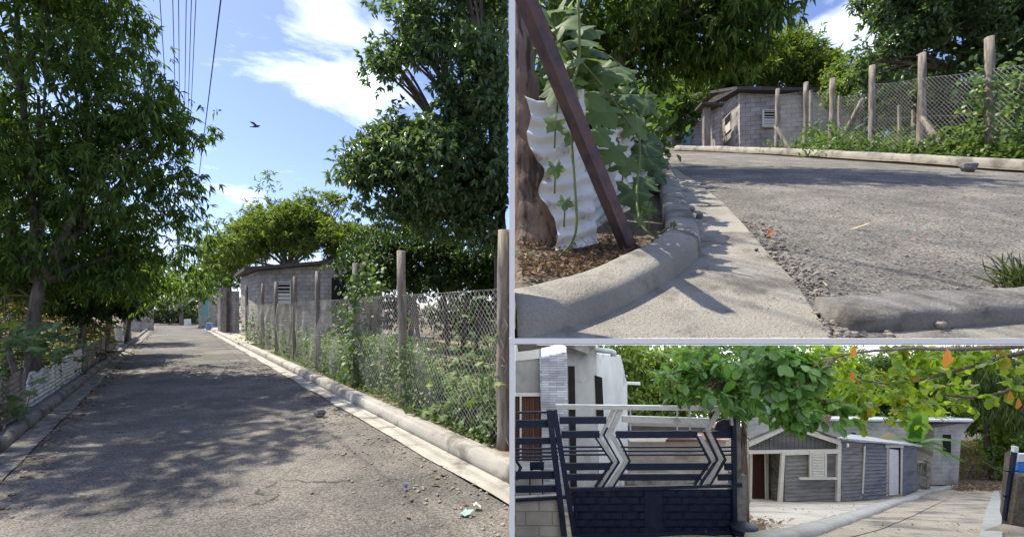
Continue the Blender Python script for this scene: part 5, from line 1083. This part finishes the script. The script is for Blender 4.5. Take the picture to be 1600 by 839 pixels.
trim([(1350.5,696,17.1),(1353,696,17.1),(1349.5,771,17.1),(1347,771,17.1)], 0, .05); 
mb = MB(); rect(mb, 1268, 704, 1291, 746, 16.12, .05); wn = mb.build('window', M['louvre'], root); mb = MB()
for i in range(9): rect(mb, 1269.5, 706.5+i*4.3, 1287, 709.6+i*4.3, 16.09, .04)
mb.build('shutter_slats', cream, wn); mb = MB(); rect(mb, 1265.5, 703, 1268, 747, 16.08, .07); rect(mb, 1289, 703, 1292, 747, 16.08, .07); rect(mb, 1250, 746.5, 1308, 749, 16.06, .09); mb.build('frame', cream, wn)
dr = [(1389,699,18.15),(1408,697,18.75),(1408,771,18.75),(1389,774,18.15)]
mb = MB(); prism(mb, dr, .04); d_ = mb.build('doorway', M['dark'], root)
mb = MB(); prism(mb, [(1390,701,18.05),(1404,703,18.6),(1404,772,18.6),(1390,773.5,18.05)], .05)
for q in range(4):
    xx = 1391.5+q*3.4; prism(mb, [(xx,706,18.03+(xx-1390)*.039),(xx+2.2,706.5,18.03+(xx-1388)*.039),(xx+2.2,768,18.03+(xx-1388)*.039),(xx,769,18.03+(xx-1390)*.039)], .03)
mb.build('door', M['white_paint'], root)
trim([(1386,697,18.05),(1389,697,18.12),(1388,775,18.12),(1385,775,18.05)], 0, .08); trim([(1408,698,18.65),(1411,698,18.7),(1410,773,18.7),(1407,773,18.65)], 0, .08); trim([(1384,695,17.98),(1412,695,18.6),(1412,699,18.6),(1384,699,17.98)], 0, .12)
mb = MB()     # roof sheets
q = [P(1169,689,16.0), P(1238,661,16.0), P(1215,648,20.5), P(1169,658,20.5)]; mb.hexa(q+[v+Vector((0,0,.05)) for v in q])
for i in range(16):
    t = (i+.5)/16; a_ = q[0].lerp(q[3], t); c_ = q[1].lerp(q[2], t); mb.bar(a_+Vector((0,0,.06+random.uniform(0,.04))), c_+Vector((0,0,.06+random.uniform(0,.04))), .05, .22)
mb.build('roof', M['planks'], root)
mb = MB(); q = [P(1238,661,16.0), P(1316,688,16.0), P(1330,678,20.5), P(1215,648,20.5)]; mb.hexa(q+[v+Vector((0,0,.05)) for v in q])
mb.build('roof', M['tin_roof'], root)
mb = MB(); q = [P(1308,686,15.9), P(1441,698,19.4), P(1441,695,21.5), P(1330,680,20)]; mb.hexa(q+[v+Vector((0,0,.06)) for v in q]); mb.build('roof', M['stucco_grey'], root)
mb = MB(); c = P(1324.5,692,16.4); mb.tube([c, c+Vector((0,0,-.06)), c+Vector((0,0,-.14))], [.03,.05,.03], 8); mb.build('light_bulb', plain('bulb_glass', (.75,.75,.72), .2), root)

# concrete house behind
Yc = 24
root = thing('concrete_house', (P(1480,0,Yc).x, Yc, z3y(Yc)), 'unfinished grey concrete house with overhanging flat roof behind the timber house', 'house')
mb = MB(); wallpx(mb, 1285, 1425, 22.5, 22.5, 657, 660, 760, 760, .2); wallpx(mb, 1462, 1490, Yc-.8, Yc-.8, 664, 660, 764, 762, .2)
prism(mb, [(1460,668,Yc-1),(1496,662,Yc-1),(1519,660,Yc-1),(1502,680,Yc-1),(1497,757,Yc-1),(1456,757,Yc-1)], 1.5); mb.build('wall', M['block_grey'], root)
mb = MB(); rect(mb, 1430, 664, 1460, 757, 25.2, .15); mb.build('inner_wall', M['stone'], root)
mb = MB(); q = [P(1276,657,22.2), P(1522,659,22.6), P(1516,655,27), P(1290,652,27)]; mb.hexa(q+[v+Vector((0,0,.1)) for v in q]); mb.build('roof', mat('pale_slab', (.60,.60,.58), (.70,.70,.68), 4, .85), root)
for (x0,y0,x1,y1,Y) in ((1287,677,1299,684,22.4),(1320,676,1337,687,22.4),(1474.5,679,1486,707,Yc-1.06)): mb = MB(); rect(mb, x0,y0,x1,y1,Y,.04); mb.build('window_opening', M['dark'], root)
root = thing('balustrade', (P(1440,0,21.5).x, 21.5, z3y(21.5)), 'pale balustrade porch railing between the timber house and the concrete house', 'railing')
mb = MB(); rect(mb, 1431, 722, 1452, 725, 21.5, .2); mb.build('top_rail', M['concrete'], root); mb = MB(); rect(mb, 1431, 744, 1452, 764, 21.5, .2); mb.build('base_wall', M['concrete'], root); mb = MB(); rect(mb, 1449, 720, 1453.5, 764, 21.45, .28); mb.build('pillar', M['concrete'], root)
for i in range(4):
    c = P(1433.5+i*4.3, 744, 21.6); h = P(0,725,21.6).z-c.z; mb = MB(); mb.tube([c+Vector((0,0,h*t)) for t in (0,.15,.35,.6,.8,1)], [.04,.03,.06,.035,.03,.045], 8); mb.build('baluster', M['concrete'], root, True)
mb = MB(); prism(mb, [(1226,648,22),(1300,650,22),(1290,668,22),(1226,668,22)], 1); tag(mb.build('brick_building', mat('brick_red', (.20,.12,.09), (.30,.21,.17), 7, .9)), 'brown brick wall rising behind the timber house roof', 'wall')
mb = MB(); prism(mb, [(1196,636,23),(1226,637,23),(1226,668,23),(1196,668,23)], 1); tag(mb.build('blue_green_wall', plain('aqua_paint', (.25,.48,.48))), 'pale aqua painted wall high behind the timber house gable', 'wall')

# banana plant
def banana_leaf(mb, a, d, Ln, W, sag, tw, fold=.3):
    a = Vector(a); d = Vector(d).normalized(); s = d.cross(Vector((0,0,1))).normalized(); s = (s*math.cos(tw)+s.cross(d)*math.sin(tw)); n = 26; base = len(mb.v); p = a.copy(); dd = d.copy()
    for i in range(n+1):
        t = i/n; w_ = W*(math.sin(math.pi*min(1,t*1.02+.02))**.45)*(.85+.15*fbm(t*9,Ln,W)*2)*(.25 if t < .08 else 1)
        nrm = s.cross(dd).normalized(); tear = .05*W*(1 if i % 3 == 0 else 0)
        mb.v += [tuple(p-s*(w_-tear)*.5-nrm*w_*fold*.5), tuple(p), tuple(p+s*(w_-tear)*.5-nrm*w_*fold*.5)]
        p = p+dd*Ln/n; dd = (dd+Vector((0,0,-sag/n))).normalized()
    for i in range(n): a_ = base+3*i; mb.f += [(a_,a_+1,a_+4,a_+3),(a_+1,a_+2,a_+5,a_+4)]
c = P(1428,735,20.6); root = thing('banana_plant', (c.x,c.y,z3y(20.6)), 'banana plant with broad green leaves rising behind the timber house roof', 'plant')
mb = MB(); top = P(1428,694,20.6); mb.tube([(c.x,c.y,z3y(20.6)), tuple(c), tuple(top)], [.13,.11,.07], 10); mb.build('stem', M['stem'], root, True)
for (dx,dy,dz,Ln,W,sg,tw) in ((-.12,-.35,1,1.9,.75,.25,.2),(.9,-.3,.75,2.3,.55,1.5,.1),(-1,-.2,.5,1.9,.5,1.6,0),(1,-.5,.1,2.0,.5,.9,.3),(-.5,-.6,.9,1.7,.55,1.4,-.2),(.35,.2,1,2.4,.8,.6,.3),(-.3,-.3,1,2.2,.8,.5,-.3),(.95,.2,.4,2.1,.5,1.3,-.3),(-.9,.3,.9,1.8,.5,1.8,.2),(.6,-.7,.35,1.5,.4,1.6,0)):
    mb = MB(); banana_leaf(mb, top, (dx,dy,dz), Ln, W, sg, tw); o = mb.build('leaf', M['banana'], root, True); o.data.attributes.new('rnd','FLOAT','FACE').data.foreach_set('value', np.full(len(o.data.polygons), .75 if dx == -.12 else random.random()*.6, np.float32))
mb = MB(); banana_leaf(mb, P(1400,678,20.2), (-1,-.2,.1), 1.5, .45, 1.6, .5); o = mb.build('dead_leaf', M['leaf_dry'], root, True); o.data.attributes.new('rnd','FLOAT','FACE').data.foreach_set('value', np.full(len(o.data.polygons), .1, np.float32))

# right gate, blue sheet, earth heap
Yr = 7.6
root = thing('side_gate', (P(1580,0,Yr).x, Yr, z3y(Yr)), 'rusty dark gate leaf standing open at the right edge, lower right view', 'gate')
mb = MB(); barpx(mb, 1585, 706, 1570, 812, Yr, 5, .05); barpx(mb, 1570, 735, 1590, 735, Yr, 2, .03); barpx(mb, 1568, 774, 1586, 775, Yr, 3, .03); mb.build('frame', M['gate_black'], root); mb = MB(); prism(mb, [(1574,708,Yr+.3),(1583,704,Yr+.2),(1574,822,Yr+.2),(1566,800,Yr+.4)], .04); mb.build('panel', M['bark'], root)
mb = MB(); prism(mb, [(1585,697,Yr-.02),(1592,698,Yr-.02),(1590,722,Yr-.02),(1584,720,Yr-.02)], .05); mb.build('white_tag', M['white_paint'], root)
root = thing('notice_board', (P(1596,0,Yr).x, Yr+.1, z3y(Yr)), 'bright blue panel with a white top strip on the right edge, lower right view', 'sign')
mb = MB(); prism(mb, [(1592,721,Yr+.1),(1640,720,Yr+.1),(1640,800,Yr+.1),(1585,800,Yr+.1)], .05); mb.build('panel', M['tarp_blue'], root); mb = MB(); prism(mb, [(1592,709,Yr+.08),(1640,708,Yr+.08),(1640,720,Yr+.08),(1591,721,Yr+.08)], .05); mb.build('white_strip', M['white_paint'], root)
mb = MB(); prism(mb, [(1592,744,Yr-.1),(1660,742,Yr-.1),(1660,845,Yr-.1),(1577,842,Yr-.1)], .15); tag(mb.build('side_wall', M['soil']), 'weathered grey wall end in front of the blue panel at the right edge', 'wall')
mb = MB(); c = P(1592,842,7.2); rock(mb, c, (.42,.3,.2), 4); tag(mb.build('earth_heap', M['dry_soil'], smooth=True), 'small heap of earth at the lower right corner', 'heap')
# stakes and brush on the bank
for i, px in enumerate((1512,1531,1543,1551,1560)):
    Y = 25.5; b = P(px,0,Y); mb = MB(); rough_post(mb, (b.x,Y,z3y(Y)-.1), (b.x+random.uniform(-.1,.9), Y, P(0,random.uniform(715,728),Y).z), .06, 6); tag(mb.build('fence_stake', M['bark']), 'rough stake at the foot of the grassy bank beyond the road end', 'stake', 'stakes along the grassy bank')
n = 350; pt = np.array([(lambda Y: (P(random.uniform(1490,1575),0,Y).x, Y, z3y(Y)+random.random()*1.2))(random.uniform(25.3,26.6)) for _ in range(n)])
tag(leaves_mesh('dry_brush', pt, unit(n), unit(n), rng.uniform(.3,.9,n), np.full(n,.03), M['leaf_dry'], None, clip3, .2, 'lance', .2), kind='stuff')
weeds(1500, lambda: (P(random.uniform(1470,1600),0,30).x*random.uniform(.88,1.1), random.uniform(27,33), random.uniform(.05,.25)), .16, M['leaf_dry'], 0, clip3, zf=z3)
weeds(260, lambda: (*G3(random.uniform(1490,1560), random.uniform(757,768)), random.uniform(.05,.3)), .10, M['litter'], 0, clip3, zf=z3)
# background trees
hill = dict(nclump=190, per=20, rc=.8, tuft=5, Ln=.26, Wd=.12, material=M['leaf_hill'], droop=.3, shell=.3)
T3 = lambda px, Y: (P(px,0,Y).x, Y, z3y(min(Y,39)))
for px, Y, top, bl, lab, m in [(990,21,640,[BL(1000,590,21,2.2,2,2), BL(960,560,21,1.6,1.6,1.8), BL(1050,600,21,2,2,2), BL(1020,640,21,2.2,2,1.3)], 'bright tree rising behind the stucco house and black gate', 'leaf_hill'),
    (1110,25,650,[BL(1110,590,25,2.6,2,2.4), BL(1160,620,25,2.4,2,2), BL(1190,580,25,2.4,2,2)], 'green tree behind the yard shed', 'leaf_hill_mid'),
    (1250,29,650,[BL(1240,600,29,2.8,2,2.4), BL(1310,615,29,2.8,2,2), BL(1290,570,29,2.6,2,2)], 'leafy tree rising behind the concrete house roof', 'leaf_hill'),
    (1380,30,650,[BL(1370,620,30,2.6,2,2), BL(1410,590,30,2.4,2,2)], 'tree behind the banana plant', 'leaf_hill_mid'),
    (1480,31,700,[BL(1470,630,31,2.6,2,2), BL(1500,600,31,2.4,2,2.2), BL(1515,640,31,1.6,1.8,1.4)], 'tree directly above the grassy bank', 'leaf_hill'),
    (1560,30,740,[BL(1570,645,30,2.2,2,2), BL(1605,690,29,1.8,2,2), BL(1590,600,31,2.4,2,2), BL(1540,610,30,2,2,1.6)], 'dense tree at the right side of the grassy bank', 'leaf_hill_mid'),
    (1620,25,740,[BL(1620,700,25,2.2,2,3), BL(1600,740,26,1.6,1.6,1.6)], 'green tree behind the open side gate', 'leaf_hill')]:
    tree('leafy_tree', lab, 'tree', T3(px,Y), P(px,top,Y), .16, bl, dict(hill, material=M[m]), M['bark'], clip3, 'trees on the slope behind the houses', sub=3)
tag(crown('scrub', [((2+3.4*i, 35, -5.0),(2.6,1.0,2.4)) for i in range(13)], 190, 20, .9, 5, .3, .14, M['leaf_hill_mid'], clip=clip3, shell=.2), kind='stuff')
# casuarina-like drooping tree
pc, cc = cloud([BL(1530,585,26,2.2,1.8,1.3), BL(1575,630,25,1.5,1.6,1.1), BL(1500,560,26,1.8,1.8,1.2)], 150, 26, .7, .2); root = thing('drooping_tree', T3(1545,26), 'grey-green tree with fine drooping needles above the bank, upper right of the lower right view', 'tree')
n = len(pc)*3; pp = np.repeat(pc,3,0); leaves_mesh('crown', pp, np.array([0,0,-1.])+unit(n)*.35, unit(n), rng.uniform(.3,.7,n), np.full(n,.03), M['leaf_hill_mid'], root, clip3, .2, 'lance', .1)
mb = MB(); b = Vector(T3(1545,26)); mb.tube([b, P(1540,640,26), P(1530,560,26)], [.16,.12,.05], 8); limbs(mb, P(1540,640,26), [BL(1570,640,25,1,1,1),BL(1500,560,26,1,1,1)], .08, 3, clip3); mb.build('trunk', M['bark'], root, True)
# almond tree at the gate post and its long bough
alm = dict(nclump=28, per=5, rc=.33, tuft=6, Ln=.21, Wd=.10, material=M['leaf_almond_dark'], droop=.15, shell=.3, shape='oval', fold=.12, spread=.9)
bl = [BL(1090,590,7.2,.6,.5,.25), BL(1040,600,7.1,.35,.3,.15), BL(1150,600,7.2,.45,.4,.3), BL(1105,620,6.9,.4,.3,.15), BL(1080,550,7.4,.6,.5,.15), BL(1165,560,7.2,.6,.5,.3), BL(1190,635,7.3,.35,.3,.2), BL(1130,570,7,.4,.4,.2)]
def ext(mb): mb.tube(smooth_path([P(1163,800,7.25),P(1160,720,7.25),P(1150,650,7.2),P(1125,600,7.1),P(1108,560,7.0)],5), [.05-.0015*i for i in range(21)], 8)
tree('almond_tree', 'slender almond tree with large glossy leaves standing by the gate post', 'tree', (*T3(1167,7.35)[:2], z3y(7.35)), P(1160,600,7.35), .055, bl, alm, M['bark_warm'], clip3, extra=ext, sub=4)
root = thing('almond_tree', (7.4,3.0,z3y(3.0)), 'overhanging almond boughs with yellow-green and orange leaves above the timber house', 'tree'); mb = MB()
mb.tube(smooth_path([(7.4,3.0,z3y(3)-.1),(7.3,3.2,.2),(6.6,3.8,1.1),(5.6,4.6,1.25)],6), [.16-.005*i for i in range(19)], 10)
paths = [[(5.6,4.6,1.25),tuple(P(1560,560,5.2)),tuple(P(1470,585,5.6)),tuple(P(1400,600,6.2)),tuple(P(1330,590,6.6))], [(5.6,4.6,1.25),tuple(P(1600,600,5.4)),tuple(P(1530,620,6)),tuple(P(1470,618,6.6)),tuple(P(1420,640,7))], [(5.6,4.6,1.25),tuple(P(1500,545,5)),tuple(P(1400,545,5.2)),tuple(P(1300,560,5.6)),tuple(P(1230,600,6))], [tuple(P(1300,560,5.6)),tuple(P(1260,620,5.8)),tuple(P(1240,655,6))], [(5.6,4.6,1.25),tuple(P(1600,640,5.6)),tuple(P(1590,620,5.6))]]
for p_ in paths: q = smooth_path(p_,6); mb.tube(q, [.03-.022*i/len(q) for i in range(len(q))], 6)
mb.build('trunk', M['bark'], root, True)
bl = [BL(1400,570,6,.8,.6,.28), BL(1330,590,6.4,.7,.6,.3), BL(1470,560,5.8,.7,.6,.2), BL(1440,615,6.6,.6,.5,.22), BL(1380,625,6.8,.5,.5,.2), BL(1550,545,5.4,.3,.3,.06), BL(1290,560,5.8,.5,.5,.22), BL(1500,610,6.4,.3,.3,.1), BL(1430,650,7,.25,.3,.12), BL(1350,640,6.8,.4,.4,.12), BL(1600,610,5.4,.12,.2,.1), BL(1585,560,5,.25,.3,.12)]
crown('crown', bl, parent=root, clip=clip3, **dict(alm, nclump=52, per=5, rc=.24, Ln=.13, Wd=.08, material=M['leaf_almond'], droop=.3))
bl = [BL(1235,590,5.8,.4,.4,.28), BL(1245,640,5.9,.22,.25,.16), BL(1210,570,6,.5,.4,.3), BL(1300,640,6.2,.25,.25,.1), BL(1268,655,6,.15,.15,.12)]
crown('crown', bl, parent=root, clip=clip3, **dict(alm, nclump=26, per=6, rc=.24, Ln=.18, Wd=.10, droop=.6))
for px, py, Y, L_, lab in ((1480,552,4.6,.2,'large orange leaf hanging at the top of the lower right view'),(1332,587,5.2,.11,'round orange-red leaf among the yellow-green boughs'),(1578,618,5,.12,'orange leaf at the right edge, left one of the pair'),(1591,629,5,.13,'orange leaf at the right edge, right one of the pair'),(1334,548,5.2,.13,'orange leaf high in the boughs, above the round orange-red one')):
    m = leafmat('orange', (.42,.13,.03), (.5,.2,.05), .4); tag(leaves_mesh('orange_leaf', np.array([tuple(P(px,py-8,Y))]), np.array([[-.15,-.1,-1.]]), np.array([[.1,-1,.1]]), np.array([L_]), np.array([L_*.6]), m, None, None, .15, 'oval', .1), lab, 'leaf')
# side walls that hold up the lane and the terrace, both along the line between the places
mb = MB()
for i in range(41):
    Y = 1.25+(38-1.25)*i/40; mb.v += [(-.003*Y,Y,-.03),(-.003*Y,Y,z3y(Y)-.3)]
for i in range(40): a = 2*i; mb.f.append((a,a+1,a+3,a+2))
tag(mb.build('retaining_wall', M['concrete_grey']), kind='structure')
mb = MB()
for i in range(41):
    Y = YF+.12+(34-YF)*i/40; mb.v += [(.0045*Y,Y,z2y(Y)-.004),(.0045*Y,Y,z3y(Y)-.3)]
for i in range(40): a = 2*i; mb.f.append((a,a+1,a+3,a+2))
tag(mb.build('terrace_wall', M['block_pale']), kind='structure')
